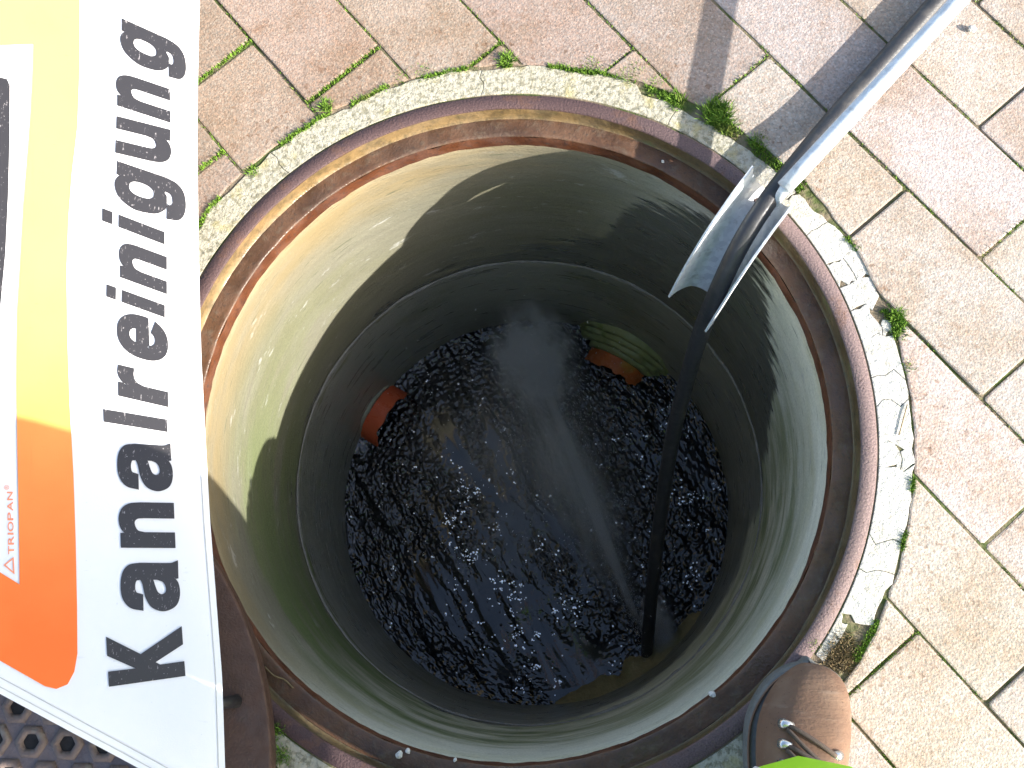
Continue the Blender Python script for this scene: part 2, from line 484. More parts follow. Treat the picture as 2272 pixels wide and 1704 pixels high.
# ------------------------------------------------------------------ pavement
TH, OFF, PH = -0.8572, 0.0629, 0.1768            # bond direction, row phase, joint phase
U = Vector((math.cos(TH), math.sin(TH))); Nn = Vector((-math.sin(TH), math.cos(TH)))
VIEW = Vector((0.0, 0.08))
def collar_r(a):
    return .3905 + .0035 * noise.noise(Vector((math.cos(a) * 5, math.sin(a) * 5, 3.1))) + .0022 * noise.noise(Vector((math.cos(a) * 19, math.sin(a) * 19, 9.1)))
def clip_disc(poly):
    """parts of a polygon that lie outside the collar circle"""
    pts = []
    n = len(poly)
    for i in range(n):
        a, b = poly[i], poly[(i + 1) % n]
        m = max(2, int((b - a).length / .002))
        for k in range(m): pts.append((a.lerp(b, k / m), k == 0))
    out = [p.length > collar_r(math.atan2(p.y, p.x)) for p, _ in pts]
    if all(out): return [list(poly)]
    if not any(out): return []
    N = len(pts)
    s0 = next(i for i in range(N) if not out[i] and out[(i + 1) % N])
    res = []; run = None
    for j in range(1, N + 1):
        i = (s0 + j) % N
        if out[i]:
            if run is None: run = []
            run.append((pts[i][0], pts[i][1]))
        elif run is not None:
            res.append(run); run = None
    if run: res.append(run)
    polys = []
    for run in res:
        keep = [run[0][0]] + [p for p, c in run[1:-1] if c] + [run[-1][0]]
        a1 = math.atan2(run[-1][0].y, run[-1][0].x); a0 = math.atan2(run[0][0].y, run[0][0].x)
        d = (a0 - a1 + math.pi) % (2 * math.pi) - math.pi
        m = max(2, int(abs(d) * .39 / .006))
        for k in range(1, m):
            a = a1 + d * k / m; r = collar_r(a)
            keep.append(Vector((math.cos(a) * r, math.sin(a) * r)))
        ar = abs(sum(keep[i].x * keep[(i + 1) % len(keep)].y - keep[(i + 1) % len(keep)].x * keep[i].y for i in range(len(keep)))) / 2
        if ar > .00018: polys.append(keep)
    return polys

# bedding sheet, reaching to the horizon
rings = [.352, .40, .5, .7, 1, 1.6, 3, 6, 12, 25, 60, 150]
V, F = [], []
SEG = 96
for r in rings:
    for i in range(SEG):
        a = 2 * math.pi * i / SEG; V.append((r * math.cos(a), r * math.sin(a), -.0020))
for j in range(len(rings) - 1):
    for i in range(SEG):
        i2 = (i + 1) % SEG
        F.append((j * SEG + i, (j + 1) * SEG + i, (j + 1) * SEG + i2, j * SEG + i2))
pavement = tag(mesh_obj('pavement', V, F, M['ground']), kind='structure')

cells = []
for k in range(-42, 43):
    sh = .016 if k in (-1, 0) else 0.0
    for m in range(-24, 24):
        s0 = PH + .1 * (k % 2) + .2 * m + sh; n0 = OFF + .1 * k
        c = U * (s0 + .1) + Nn * (n0 + .05)
        if c.length > 4.0: continue
        cells.append(((c - VIEW).length, k, m, s0, n0, c))
cells.sort(key=lambda q: q[0])
farV, farF = [], []
nobj = 0
for d, k, m, s0, n0, c in cells:
    # joint widths: tight on the right, wider and mossier up left
    wide = .0030 if c.x < 0 else .0015
    j0, j1 = .0009 + random.uniform(0, .0007), .0009 + random.uniform(0, .0007)
    e0, e1 = wide * random.uniform(.6, 1.1), wide * random.uniform(.6, 1.1)
    q = [U * (s0 + e0) + Nn * (n0 + j0), U * (s0 + .2 - e1) + Nn * (n0 + j0), U * (s0 + .2 - e1) + Nn * (n0 + .1 - j1), U * (s0 + e0) + Nn * (n0 + .1 - j1)]
    if d < 1.15 and nobj < 290:
        # nibble the corners slightly so the outline is not ruler-straight
        qq = []
        for i in range(4):
            a, b = q[i], q[(i + 1) % 4]; L = (b - a).length; t = (b - a) / L; nn = Vector((-t.y, t.x))
            cc = .0025
            qq.append(a + t * cc)
            mm = 8 if L > .15 else 4
            for g in range(1, mm):
                p = a + t * (L * g / mm)
                qq.append(p + nn * .0007 * noise.noise(Vector((p.x * 40, p.y * 40, k))))
            qq.append(b - t * cc)
        for poly in clip_disc(qq):
            cx = sum((p.x for p in poly)) / len(poly); cy = sum((p.y for p in poly)) / len(poly)
            dz = random.uniform(-.0012, .0012); tx, ty = random.uniform(-.006, .006), random.uniform(-.006, .006)
            bm = prism([(p.x - cx, p.y - cy) for p in poly], -.05, 0, .0020, 2)
            o = bm_obj('paver', bm, M['paver'], pavement)
            for v in o.data.vertices:
                if v.co.z > -.02: v.co.z += v.co.x * tx + v.co.y * ty
            o.location = (cx, cy, dz)
            w = min(1, max(0, (cx * .8 - cy * .25 + .12) / .42))     # damp browner stones up left, dry pale ones right
            w = w * w * (3 - 2 * w)
            A = Vector((.285, .226, .184)); B = Vector((.365, .322, .303))
            col = A.lerp(B, w)
            bl = min(1, max(0, (d - .62) / .4)); col = col.lerp(Vector((.40, .345, .31)), bl) * random.uniform(.92, 1.07)
            col.x *= random.uniform(.98, 1.03); col.z *= random.uniform(.95, 1.04)
            o.color = (*col, 1); nobj += 1
    else:
        b = len(farV)
        ins = .0025; cc = c
        for z, s in ((-.02, 0), (-.0025, 0), (0, ins)):
            for p in q:
                pp = p + (cc - p).normalized() * s
                farV.append((pp.x, pp.y, z))
        for i in range(4):
            i2 = (i + 1) % 4
            farF += [(b + i, b + i2, b + 4 + i2, b + 4 + i), (b + 4 + i, b + 4 + i2, b + 8 + i2, b + 8 + i)]
        farF.append((b + 8, b + 9, b + 10, b + 11))
far = mesh_obj('paver_field', farV, farF, M['paver'], pavement)
far.color = (.40, .345, .31, 1); far['kind'] = 'stuff'

# ------------------------------------------------------------------ mortar collar round the frame
collar = empty('mortar_collar')
tag(collar, 'cracked whitish mortar ring between the iron frame and the pavers', 'mortar ring')
def mort_out(a):
    d = math.degrees(a)
    base = .3845
    if -30 < d < 33: base = .3880
    if 35 < d < 70: base = .379
    if 70 <= d < 230: base = .3875
    return base + .0045 * noise.noise(Vector((math.cos(a) * 8, math.sin(a) * 8, 5))) + .0035 * noise.noise(Vector((math.cos(a) * 28, math.sin(a) * 28, 7)))
def collar_piece(d0, d1, gap, f0=0.0, f1=1.0, seed=0):
    """piece from angle d0 to d1 (deg), between radial fractions f0..f1"""
    ri = .3568
    def rad(f, a):
        if f == 0: return ri
        ro = mort_out(a)
        if f == 1: return ro
        return ri + (ro - ri) * f + .003 * noise.noise(Vector((a * 22, 4.4, 0)))
    poly = []
    n = max(3, int((d1 - d0) / 1.2))
    ga = gap / .37
    def jag(d, f, sgn):
        return R_(d) + .034 * noise.noise(Vector((d * 1.7, f * 4, 2.2))) * (1 if gap > .00055 else .3) + sgn * ga / 2
    fr = [f0 + (f1 - f0) * i / 4 for i in range(5)]
    eps = gap / .03 / 2
    for i in range(n + 1):
        a = jag(d0, f0, 1) + (jag(d1, f0, -1) - jag(d0, f0, 1)) * i / n
        r = rad(f0, a) + (gap / 2 if f0 > 0 else 0); poly.append((r * math.cos(a), r * math.sin(a)))
    for f in fr[1:-1]:
        a = jag(d1, f, -1); r = rad(f, a); poly.append((r * math.cos(a), r * math.sin(a)))
    for i in range(n + 1):
        a = jag(d1, f1, -1) + (jag(d0, f1, 1) - jag(d1, f1, -1)) * i / n
        r = rad(f1, a) - (gap / 2 if f1 < 1 else 0); poly.append((r * math.cos(a), r * math.sin(a)))
    for f in reversed(fr[1:-1]):
        a = jag(d0, f, 1); r = rad(f, a); poly.append((r * math.cos(a), r * math.sin(a)))
    bm = prism(poly, -.03, random.uniform(-.0009, -.0003), .0008, 2)
    bm_obj('mortar_piece', bm, M['mortar'], collar)
cuts = [-29, -21.5, -17, -6, -2.5, 4, 8, 14, 19, 23, 27, 33, 40]
splits = {3: .62, 7: .66, 9: .55}
for i in range(len(cuts) - 1):
    if i in splits:
        f = splits[i]
        collar_piece(cuts[i], cuts[i + 1], .0006, 0, f); collar_piece(cuts[i], cuts[i + 1] - (2.2 if i == 7 else 0), .0007, f, 1)
    else:
        collar_piece(cuts[i], cuts[i + 1], .0006)
collar_piece(-37, -29.6, .0012, 0, .42)
for a0, a1 in ((40, 63), (63, 95), (95, 131), (131, 168), (168, 203), (203, 226), (226, 232.5), (234, 247), (247, 263), (263, 289), (289, 312), (312, 321)):
    collar_piece(a0, a1, .0005)

# ------------------------------------------------------------------ cast-iron frame
frame = empty('manhole_surround')
tag(frame, 'round rusty cast-iron manhole frame set in mortar, with stepped cover seat', 'manhole frame')
v, f = lathe([(.3562, -.12), (.3556, -.004), (.3551, -.0012), (.3540, 0), (.3408, 0), (.3400, -.0008), (.3396, -.002)], 256, .0004, 1, 9)
mesh_obj('rim', v, f, M['rim'], frame, True).data.set_sharp_from_angle(angle=R_(50))
v, f = lathe([(.3396, -.002), (.3392, -.012), (.3388, -.0188), (.3372, -.0203)], 256, .0005, 2, 14)
mesh_obj('rim_face', v, f, M['face'], frame, True)
v, f = lathe([(.3372, -.0203), (.332, -.0200), (.327, -.0203), (.322, -.0199), (.3190, -.0200), (.3180, -.0206), (.3176, -.0218)], 256, .0006, 3, 16)
mesh_obj('cover_seat', v, f, M['seat'], frame, True)
v, f = lathe([(.3176, -.0218), (.3175, -.032), (.3177, -.0424), (.3195, -.0432), (.3222, -.0434)], 256, .0011, 4, 22)
mesh_obj('inner_lip', v, f, M['lip'], frame, True).data.set_sharp_from_angle(angle=R_(50))

# ------------------------------------------------------------------ concrete shaft
shaft = empty('manhole_shaft')
tag(shaft, 'deep round concrete manhole shaft, stained and wet, below the iron frame', 'manhole shaft')
RW = .3218
prof = [(RW, -.0433 - .3855 * i / 40) for i in range(41)]
prof += [(RW + .0015, -.4300)]
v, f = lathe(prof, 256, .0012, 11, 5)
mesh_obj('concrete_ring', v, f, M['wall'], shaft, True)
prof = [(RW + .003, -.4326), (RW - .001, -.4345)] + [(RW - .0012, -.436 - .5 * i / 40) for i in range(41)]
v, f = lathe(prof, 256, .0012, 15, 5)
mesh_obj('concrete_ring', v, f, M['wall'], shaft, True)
V, F = [], []
S2 = 360
for i in range(S2):
    a = 2 * math.pi * i / S2; c, s = math.cos(a), math.sin(a)
    th = .0022 * (1 + 1.2 * fbm((c * 14, s * 14, 2), 3)); out = .0016 + .0030 * max(0, fbm((c * 9, s * 9, 8), 3))
    zc = -.4312 + .0012 * fbm((c * 6, s * 6, 4), 2)
    for dz, dr in ((th + .001, -.002), (th, out * .7), (0, out), (-th, out * .7), (-th - .001, -.002)):
        r = RW - dr; V.append((c * r, s * r, zc + dz))
for i in range(S2):
    j = (i + 1) % S2
    for k in range(4): F.append((i * 5 + k, i * 5 + k + 1, j * 5 + k + 1, j * 5 + k))
mesh_obj('joint_mortar', V, F, M['jointm'], shaft, True)

V, F = [], []
nn_ = 70
for i in range(nn_ + 1):
    t = i / nn_; a = R_(-84 + 52 * t); e = math.sin(math.pi * t) ** .6
    wd_ = (.004 + .020 * e) * (1 + .5 * fbm((t * 9, 1, 2), 3)); ht_ = (.004 + .030 * e) * (1 + .4 * fbm((t * 7, 5, 2), 3))
    for r, z in ((.3235, -.742 + ht_ + .004), (.3195, -.742 + ht_), (.3200 - wd_ * .5, -.742 + ht_ * .55), (.3200 - wd_, -.742 + ht_ * .2), (.3195 - wd_ - .003, -.760)):
        V.append((r * math.cos(a), r * math.sin(a), z))
for i in range(nn_):
    for k_ in range(4): F.append((i * 5 + k_, i * 5 + k_ + 1, (i + 1) * 5 + k_ + 1, (i + 1) * 5 + k_))
M['mud'] = m_simple('olive_mud', (.13, .105, .045), (.30, .25, .13), 70, (.3, .55), .002, bscale=150, c2=(.14, .15, .06))
mesh_obj('mud_ledge', V, F, M['mud'], shaft, True)

# ------------------------------------------------------------------ pipe stubs
def pipe_stub(name, label, ang, zc, rad, r_end, mat, seed):
    root = empty(name)
    root.location = (math.cos(R_(ang)) * RW, math.sin(R_(ang)) * RW, zc); root.rotation_euler = (0, 0, R_(ang))
    tag(root, label, 'pipe')
    # local: -x points into the shaft
    L = RW - r_end
    V, F = [], []
    n = 64; wall = .0036
    st = [.05, 0, -.5 * L, -1]
    def endx(a):
        return -L - .0045 * noise.noise(Vector((math.cos(a) * 2.2, math.sin(a) * 2.2, seed))) - (.004 if noise.noise(Vector((math.cos(a) * 3, math.sin(a) * 3, seed + 5))) > .12 else 0)
    prof = [(rad, .05), (rad, 0), (rad, -.6), (rad, -1), (rad - wall, -1), (rad - wall, -.5), (rad - wall, .05)]
    for i in range(n):
        a = 2 * math.pi * i / n
        for (r, xx) in prof:
            x = endx(a) if xx == -1 else (xx * L if xx < 0 else xx)
            V.append((x, r * math.cos(a), r * math.sin(a)))
    m = len(prof)
    for i in range(n):
        j = (i + 1) % n
        for k in range(m - 1): F.append((i * m + k, i * m + k + 1, j * m + k + 1, j * m + k))
    mesh_obj('pipe', V, F, mat, root, True).data.set_sharp_from_angle(angle=R_(40))
    return root
def collar_arc(root, r0, r1, x0, x1, mat, seed, a0=5, a1=175, name='mortar_patch', n=40):
    V, F = [], []
    for i in range(n + 1):
        a = R_(a0 + (a1 - a0) * i / n)
        w = 1 + .12 * noise.noise(Vector((math.cos(a) * 3, math.sin(a) * 3, seed)))
        ra, rb = r0, r1 * w
        for r, x in ((ra, x1), (ra, x0), ((ra + rb) / 2, x0 + .001), (rb, x0 + .004), (rb + .002, x1)):
            V.append((x + .0015 * noise.noise(Vector((r * 90, a * 4, seed))), r * math.cos(a), r * math.sin(a)))
    for i in range(n):
        for k in range(4): F.append((i * 5 + k, (i + 1) * 5 + k, (i + 1) * 5 + k + 1, i * 5 + k + 1))
    return mesh_obj(name, V, F, mat, root, True)
p1 = pipe_stub('inlet_pipe', 'bright orange-red plastic pipe stub, broken edge, on the left shaft wall', 149.5, -.752, .054, .288, M['pvc'], 3)
collar_arc(p1, .0542, .063, -.006, .02, M['patch'], 2)
p2 = pipe_stub('inlet_pipe', 'slimy orange pipe stub under a mossy mortar block near the hose', 60.5, -.775, .060, .262, M['pvc2'], 9)
for i in range(4):      # the block was cast against boards: stacked courses
    collar_arc(p2, .0602 + .0115 * i, .0712 + .0115 * i, -.036 + .0075 * i, .02, M['mosspatch'], 20 + i, 12 + 2 * i, 168 - 2 * i, 'mortar_course')

# ------------------------------------------------------------------ water
ZW = -.742
def seg_d(p, pts):
    best = 9.0
    px, py = p
    for (ax, ay), (bx, by) in zip(pts[:-1], pts[1:]):
        dx, dy = bx - ax, by - ay
        t = ((px - ax) * dx + (py - ay) * dy) / (dx * dx + dy * dy)
        t = 0.0 if t < 0 else (1.0 if t > 1 else t)
        q = math.hypot(px - ax - t * dx, py - ay - t * dy)
        if q < best: best = q
    return best
TONGUE = [(-.125, .10), (-.095, .00), (-.045, -.09), (.0, -.17), (.06, -.26)]
POOLS = [(TONGUE, .055), ([(-.10, -.19), (-.03, -.235), (.05, -.265)], .03), ([(-.17, -.12), (-.13, -.17)], .02), ([(.20, .10), (.25, .04)], .02), ([(.02, -.05), (.05, -.14)], .02)]
nr, na = 230, 720
V, F = [], []
def fx_(x, y): return x * .86 + y * .5
def fy_(x, y): return -x * .5 + y * .86
def water_h(x, y):
    d = float(seg_d((x, y), TONGUE))
    r = math.hypot(x, y)
    smooth = max(1 - min(1, max(0, (float(seg_d((x, y), tg)) - wd_) / .05)) for tg, wd_ in POOLS); smooth = smooth * smooth * (3 - 2 * smooth)
    smooth *= min(1, max(0, .85 + 2.4 * fbm((fx_(x, y) * 20, fy_(x, y) * 5, 3), 3)))
    rough = 1 - smooth
    # flow coordinates along the tongue
    fx, fy = x * .86 + y * .5, -x * .5 + y * .86
    h = .004 * fbm((x * 9, y * 9, 1), 2)
    h += .0024 * rough * fbm((fx * 46, fy * 24, 5), 2)
    h += .0023 * rough * fbm((fx * 190, fy * 130, 7), 2)
    h += .0030 * fbm((fx * 42, fy * 8, 11), 2) * (.3 + .7 * rough)
    h += .0003 * smooth * fbm((fx * 90, fy * 18, 12), 2)
    if x > .10: h += .0012 * min(1, (x - .1) / .05) * fbm((x * 120, y * 120, 17), 2)
    h += .004 * max(0, (r - .30) / .02)
    return h
V.append((0, 0, ZW + water_h(0, 0)))
for j in range(1, nr + 1):
    r = (RW + .002) * (j / nr) ** .85
    for i in range(na):
        a = 2 * math.pi * (i + .5 * (j % 2)) / na
        x, y = r * math.cos(a), r * math.sin(a)
        V.append((x, y, ZW + water_h(x, y)))
for i in range(na): F.append((0, 1 + i, 1 + (i + 1) % na))
for j in range(1, nr):
    b0, b1 = 1 + (j - 1) * na, 1 + j * na
    for i in range(na):
        i2 = (i + 1) % na
        F.append((b0 + i, b1 + i, b1 + i2, b0 + i2))
water = tag(mesh_obj('water', V, F, M['water'], None, True), kind='structure')

# bubbles riding on it: real little domes, too many to count
def dome(r):
    vs_, fs_ = [], []
    n = 8; lv = [(.0, 1.0), (.45, .9), (.8, .6), (1.0, 0)]
    vs_.append((0, 0, r))
    for (q, h) in lv[1:]:
        for i in range(n):
            a = 2 * math.pi * i / n; vs_.append((q * r * math.cos(a), q * r * math.sin(a), h * r))
    for i in range(n): fs_.append((0, 1 + i, 1 + (i + 1) % n))
    for l in range(2):
        for i in range(n):
            i2 = (i + 1) % n; fs_.append((1 + l * n + i, 1 + (l + 1) * n + i, 1 + (l + 1) * n + i2, 1 + l * n + i2))
    return vs_, fs_
V, F = [], []
cnt = 0
while cnt < 1900:
    a = random.uniform(0, 2 * math.pi); r = RW * math.sqrt(random.random()) * .985
    x, y = r * math.cos(a), r * math.sin(a)
    d = float(seg_d((x, y), TONGUE))
    left = .9 if x < -.02 else .55
    dens = left * min(1, max(.10, (d - .03) / .05)) * (.35 + .9 * max(0, .5 + fbm((x * 11, y * 11, 21), 2)))
    if random.random() > dens: continue
    rad = random.choice((.0005, .0006, .0007, .0008, .0010, .0013, .0022)) * random.uniform(.8, 1.25)
    h = ZW + water_h(x, y)
    dv, df = dome(rad); b = len(V)
    V += [(x + p[0], y + p[1], h + p[2] - .2 * rad) for p in dv]; F += [tuple(b + q for q in ff) for ff in df]
    cnt += 1
fo = tag(mesh_obj('foam_bubbles', V, F, M['foam'], None, True), 'tiny bubbles and foam riding on the black water', 'foam', kind='stuff')

k = NT('mirror_glint'); M['glint'] = k.done((.95, .96, 1.0), .12, metal=1.0)  # near-white mirror flecks added to imitate sparkles on the dark water
V, F = [], []
cnt = 0
while cnt < 520:
    a = random.uniform(0, 2 * math.pi); r = RW * math.sqrt(random.random()) * .97
    x, y = r * math.cos(a), r * math.sin(a)
    d = float(seg_d((x, y), [(-.11, .02), (-.06, -.10), (.0, -.2), (.04, -.27)])); d2 = float(seg_d((x, y), [(.22, .12), (.26, .0), (.24, -.12)]))
    p = max(math.exp(-(d / .085) ** 2), .9 * math.exp(-(d2 / .05) ** 2), .10)
    if random.random() > p * (.06 + 2.2 * max(0, fbm((x * 20, y * 20, 33), 2))): continue
    for q in range(random.choice((1, 1, 1, 2, 3))):
        xx, yy = x + random.gauss(0, .0022) * (q > 0), y + random.gauss(0, .0022) * (q > 0)
        rad = random.choice((.0007, .0009, .0012, .0016)) * random.uniform(.8, 1.2); h = ZW + water_h(xx, yy) + .0006
        dv, df = dome(rad); b = len(V)
        V += [(xx + g_[0], yy + g_[1], h + g_[2] * .12) for g_ in dv]; F += [tuple(b + t_ for t_ in ff) for ff in df]
    cnt += 1
tag(mesh_obj('added_glints', V, F, M['glint'], None, True), 'mirror flecks added as bright glints on the black water', 'foam', kind='stuff')

# ------------------------------------------------------------------ hose
hp = spline([(1.35, 1.30, .0105), (.95, .98, .0105), (.62, .655, .0105), (.441, .447, .0112), (.338, .327, .0135), (.290, .267, .0215), (.258, .2255, .0205),
             (.233, .188, .004), (.216, .155, -.045), (.206, .128, -.13), (.199, .090, -.24), (.192, .040, -.345), (.187, -.045, -.48), (.183, -.15, -.615), (.183, -.235, -.735), (.186, -.262, -.80)], 14)
v, f = tube(hp, .0098, 20)
hose = tag(mesh_obj('jetting_hose', v, f, M['hose'], None, True), 'black rubber jetting hose running over the guide down into the water', 'hose')
i0 = len(hp) - 26
v, f = tube([hp[-1] + (hp[-1] - hp[-4]) * .02 * i for i in range(6)], [.012, .0125, .0125, .012, .010, .006], 16)
mesh_obj('nozzle', v, f, M['galv'], hose, True)

# ------------------------------------------------------------------ hose guide: half-pipe trough with a long tubular handle
guide = empty('hose_guide')
guide.location = (0, 0, 0)
tag(guide, 'galvanised half-pipe hose guide with a long tubular handle, hooked over the frame', 'hose guide')
cl = spline([(.262, .2365, .027), (.243, .212, .018), (.222, .184, -.004), (.205, .161, -.044), (.194, .146, -.090)], 10)
side = Vector((.70, -.714, 0)).normalized()
rt = .0262
V, F = [], []
na2 = 22
rows = []
n = len(cl)
for i, p in enumerate(cl):
    t = (cl[min(i + 1, n - 1)] - cl[max(i - 1, 0)]).normalized()
    up = side.cross(t).normalized()
    if up.z < 0: up = -up
    if i > n * .6 and up.dot(Vector((.6, .6, .4))) < 0 and up.z < .1: up = -up
    rows.append((p, t, up))
for layer, rr in ((0, rt), (1, rt + .0022)):
    for i, (p, t, up) in enumerate(rows):
        for k in range(na2 + 1):
            q = math.pi * k / na2
            # lower end is cut in a hollow curve, the flanks reach further than the bottom
            ext = 0
            if i == n - 1: ext = -.016 * math.sin(q)
            if i == 0: ext = .010 * math.sin(q)
            fl = 1.0
            lift = .011 * max(0, abs(math.cos(q)) - .80) / .20
            V.append(p + t * ext + side * (-math.cos(q) * rr) - up * (math.sin(q) * rr * fl - lift))
W1 = na2 + 1
for L in range(2):
    b = L * n * W1
    for i in range(n - 1):
        for k in range(na2):
            q = (b + i * W1 + k, b + i * W1 + k + 1, b + (i + 1) * W1 + k + 1, b + (i + 1) * W1 + k)
            F.append(q if L == 0 else q[::-1])
o2 = n * W1
for i in range(n - 1):
    F.append((i * W1, (i + 1) * W1, o2 + (i + 1) * W1, o2 + i * W1))
    F.append((i * W1 + na2, o2 + i * W1 + na2, o2 + (i + 1) * W1 + na2, (i + 1) * W1 + na2))
for k in range(na2):
    F.append((k, o2 + k, o2 + k + 1, k + 1))
    e = (n - 1) * W1
    F.append((e + k, e + k + 1, o2 + e + k + 1, o2 + e + k))
mesh_obj('trough', V, F, M['galv'], guide, True).data.set_sharp_from_angle(angle=R_(45))
hd = Vector((.4258, .3883, .105)) - Vector((.2717, .2309, .0455))
tp = [Vector((.2717, .2309, .0455)) + hd * t for t in (-.02, .1, .2, .5, 1, 1.6, 2.4, 3.4, 4.2)]
v, f = tube(tp, .0081, 20)
mesh_obj('handle', v, f, M['galv'], guide, True)
v, f = tube([tp[-2] + (tp[-1] - tp[-2]) * t for t in (.45, .47, .98, 1.0, 1.02)], [.0088, .0115, .0115, .010, .006], 18)
mesh_obj('grip', v, f, M['black'], guide, True)
v, f = tube([tp[0] + Vector((-.004, -.006, -.026)), tp[0] + Vector((-.001, -.002, -.014)), tp[0] + Vector((.004, .004, -.003))], [.004, .005, .006], 14)
mesh_obj('weld_lug', v, f, M['galv'], guide, True)

# ------------------------------------------------------------------ removed cover
cover = empty('manhole_cover')
cc = Vector((-.538, -.335, 0)); cover.location = cc; RC = .335
tag(cover, 'round rusty cast-iron manhole cover laid aside, half hidden under the sign', 'manhole cover')
def plain_lathe(profile, seg=160):
    V, F = [], []
    n = len(profile)
    for i in range(seg):
        a = 2 * math.pi * i / seg
        for (r, z) in profile: V.append((r * math.cos(a), r * math.sin(a), z))
    for i in range(seg):
        j = (i + 1) % seg
        for k in range(n - 1): F.append((i * n + k, i * n + k + 1, j * n + k + 1, j * n + k)[::-1])
    return V, F
v, f = plain_lathe([(.22, .0405), (.232, .0408), (RC - .004, .0408), (RC - .0012, .0398), (RC, .038), (RC - .004, .012), (RC - .006, .0025), (.20, .0025)])
mesh_obj('rim_band', v, f, M['cover'], cover, True).data.set_sharp_from_angle(angle=R_(35))
v, f = plain_lathe([(.002, .0375), (.12, .0375), (.219, .0375), (.2205, .0404)])
mesh_obj('field', v, f, M['covertop'], cover, True)
# hexagonal bosses; a flat near-black disc paints the dark of each hole
def boss_mesh():
    V, F = [], []
    prof = [(.0160, 0), (.0150, .0018), (.0125, .0032), (.0095, .0028), (.0078, .0010), (.0066, -.002), (.0060, -.0042)]
    for (r, z) in prof:
        for i in range(12):
            a = 2 * math.pi * i / 12
            hexf = math.cos(math.pi / 6) / math.cos((a % (math.pi / 3)) - math.pi / 6)
            V.append((r * hexf * math.cos(a), r * hexf * math.sin(a), z))
    for k in range(len(prof) - 1):
        for i in range(12):
            j = (i + 1) % 12
            F.append((k * 12 + i, k * 12 + j, (k + 1) * 12 + j, (k + 1) * 12 + i))
    return V, F
bv, bf = boss_mesh()
bme = bpy.data.meshes.new('boss'); bme.from_pydata(bv, [], bf); bme.materials.append(M['boss']); bme.polygons.foreach_set('use_smooth', [True] * len(bf))
hme = bpy.data.meshes.new('hole_disc'); hme.from_pydata([bv[60 + i] for i in range(12)] , [], [tuple(range(12))]); hme.materials.append(M['hole_disc'])
hv = [(.0070 * math.cos(R_(30 * i)), .0070 * math.sin(R_(30 * i)), .0002) for i in range(12)]
hme = bpy.data.meshes.new('hole_disc'); hme.from_pydata(hv, [], [tuple(range(12))]); hme.materials.append(M['hole_disc'])
g0 = Vector((-.392, -.299)) - cc.xy
ga = R_(-2); e1 = Vector((math.cos(ga), math.sin(ga))) * .0338; e2 = Vector((math.cos(ga + R_(60)), math.sin(ga + R_(60)))) * .0338
for i in range(-14, 14):
    for j in range(-14, 14):
        p = g0 + e1 * i + e2 * j
        if p.length > .203: continue
        b = bpy.data.objects.new('boss', bme); COL.objects.link(b); b.parent = cover; b.location = (p.x, p.y, .0376)
        h = bpy.data.objects.new('hole_disc', hme); COL.objects.link(h); h.parent = b

# ------------------------------------------------------------------ folding warning sign
sign = empty('warning_sign')
tag(sign, 'folding triangular fabric warning sign with orange border and black lettering', 'warning sign')
SB = Vector((-.2302, -.3101, .085)); SU = Vector((-.1091, .994, 0)); SW = Vector((-.9009, -.0989, .4226)); SN = Vector((.4201, .0461, .9063))
def fold(u, w):
    h = .0022 * math.sin(u * 9 + w * 5) + .0016 * math.sin(u * 23 - w * 17 + 1.0)
    d = ((u - .02) * .50 - (w - .11) * -.86) if False else (w - .03) * .55 - (u + .005) * 1.0 + .055   # crease near the lower corner
    crease = -.0060 * math.exp(-((u * .82 - w * .55 + .028) / .010) ** 2) * max(0, 1 - abs(w - .08) / .11)
    h += crease
    h += .006 * max(0, 1 - w / .03) ** 2 * -.5
    return h
def SP(u, w, off=0.0):
    return SB + SU * u + SW * w + SN * (fold(u, w) + off)
# outline of the sheet: hem, then the two sides to the apex
HEM = [(-.0385, -.0002), (0, 0), (.0754, .0001), (.1525, .0033), (.2122, .0061), (.2734, .0078), (.3578, .0093), (.4456, .0085), (.5139, .0078), (.5845, .0067), (.6576, .0038), (.7334, 0), (.84, -.004)]
APEX = (.402, .640)
def hem_w(u):
    for (a, wa), (b, wb) in zip(HEM[:-1], HEM[1:]):
        if a <= u <= b: return wa + (wb - wa) * (u - a) / (b - a)
    return 0
u0, u1 = HEM[0][0], HEM[-1][0]
nu, nw = 120, 80
V, F = [], []
for layer, off in ((0, 0.0), (1, -.0016)):
    for j in range(nw + 1):
        t = j / nw
        for i in range(nu + 1):
            s = i / nu
            ub = u0 + (u1 - u0) * s; wb = hem_w(ub)
            u = ub + (APEX[0] - ub) * t; w = wb + (APEX[1] - wb) * t
            V.append(SP(u, w, off))
W1 = nu + 1; o2 = (nw + 1) * W1
for j in range(nw):
    for i in range(nu):
        q = (j * W1 + i, j * W1 + i + 1, (j + 1) * W1 + i + 1, (j + 1) * W1 + i)
        F.append(q[::-1]); F.append(tuple(o2 + k for k in q))
for i in range(nu): F.append((i, i + 1, o2 + i + 1, o2 + i))
for j in range(nw):
    F.append((j * W1, o2 + j * W1, o2 + (j + 1) * W1, (j + 1) * W1))
    F.append((j * W1 + nu, (j + 1) * W1 + nu, o2 + (j + 1) * W1 + nu, o2 + j * W1 + nu))
sheet = mesh_obj('sheet', V, F, M['white'], sign, True)
sheet.data.set_sharp_from_angle(angle=R_(60))

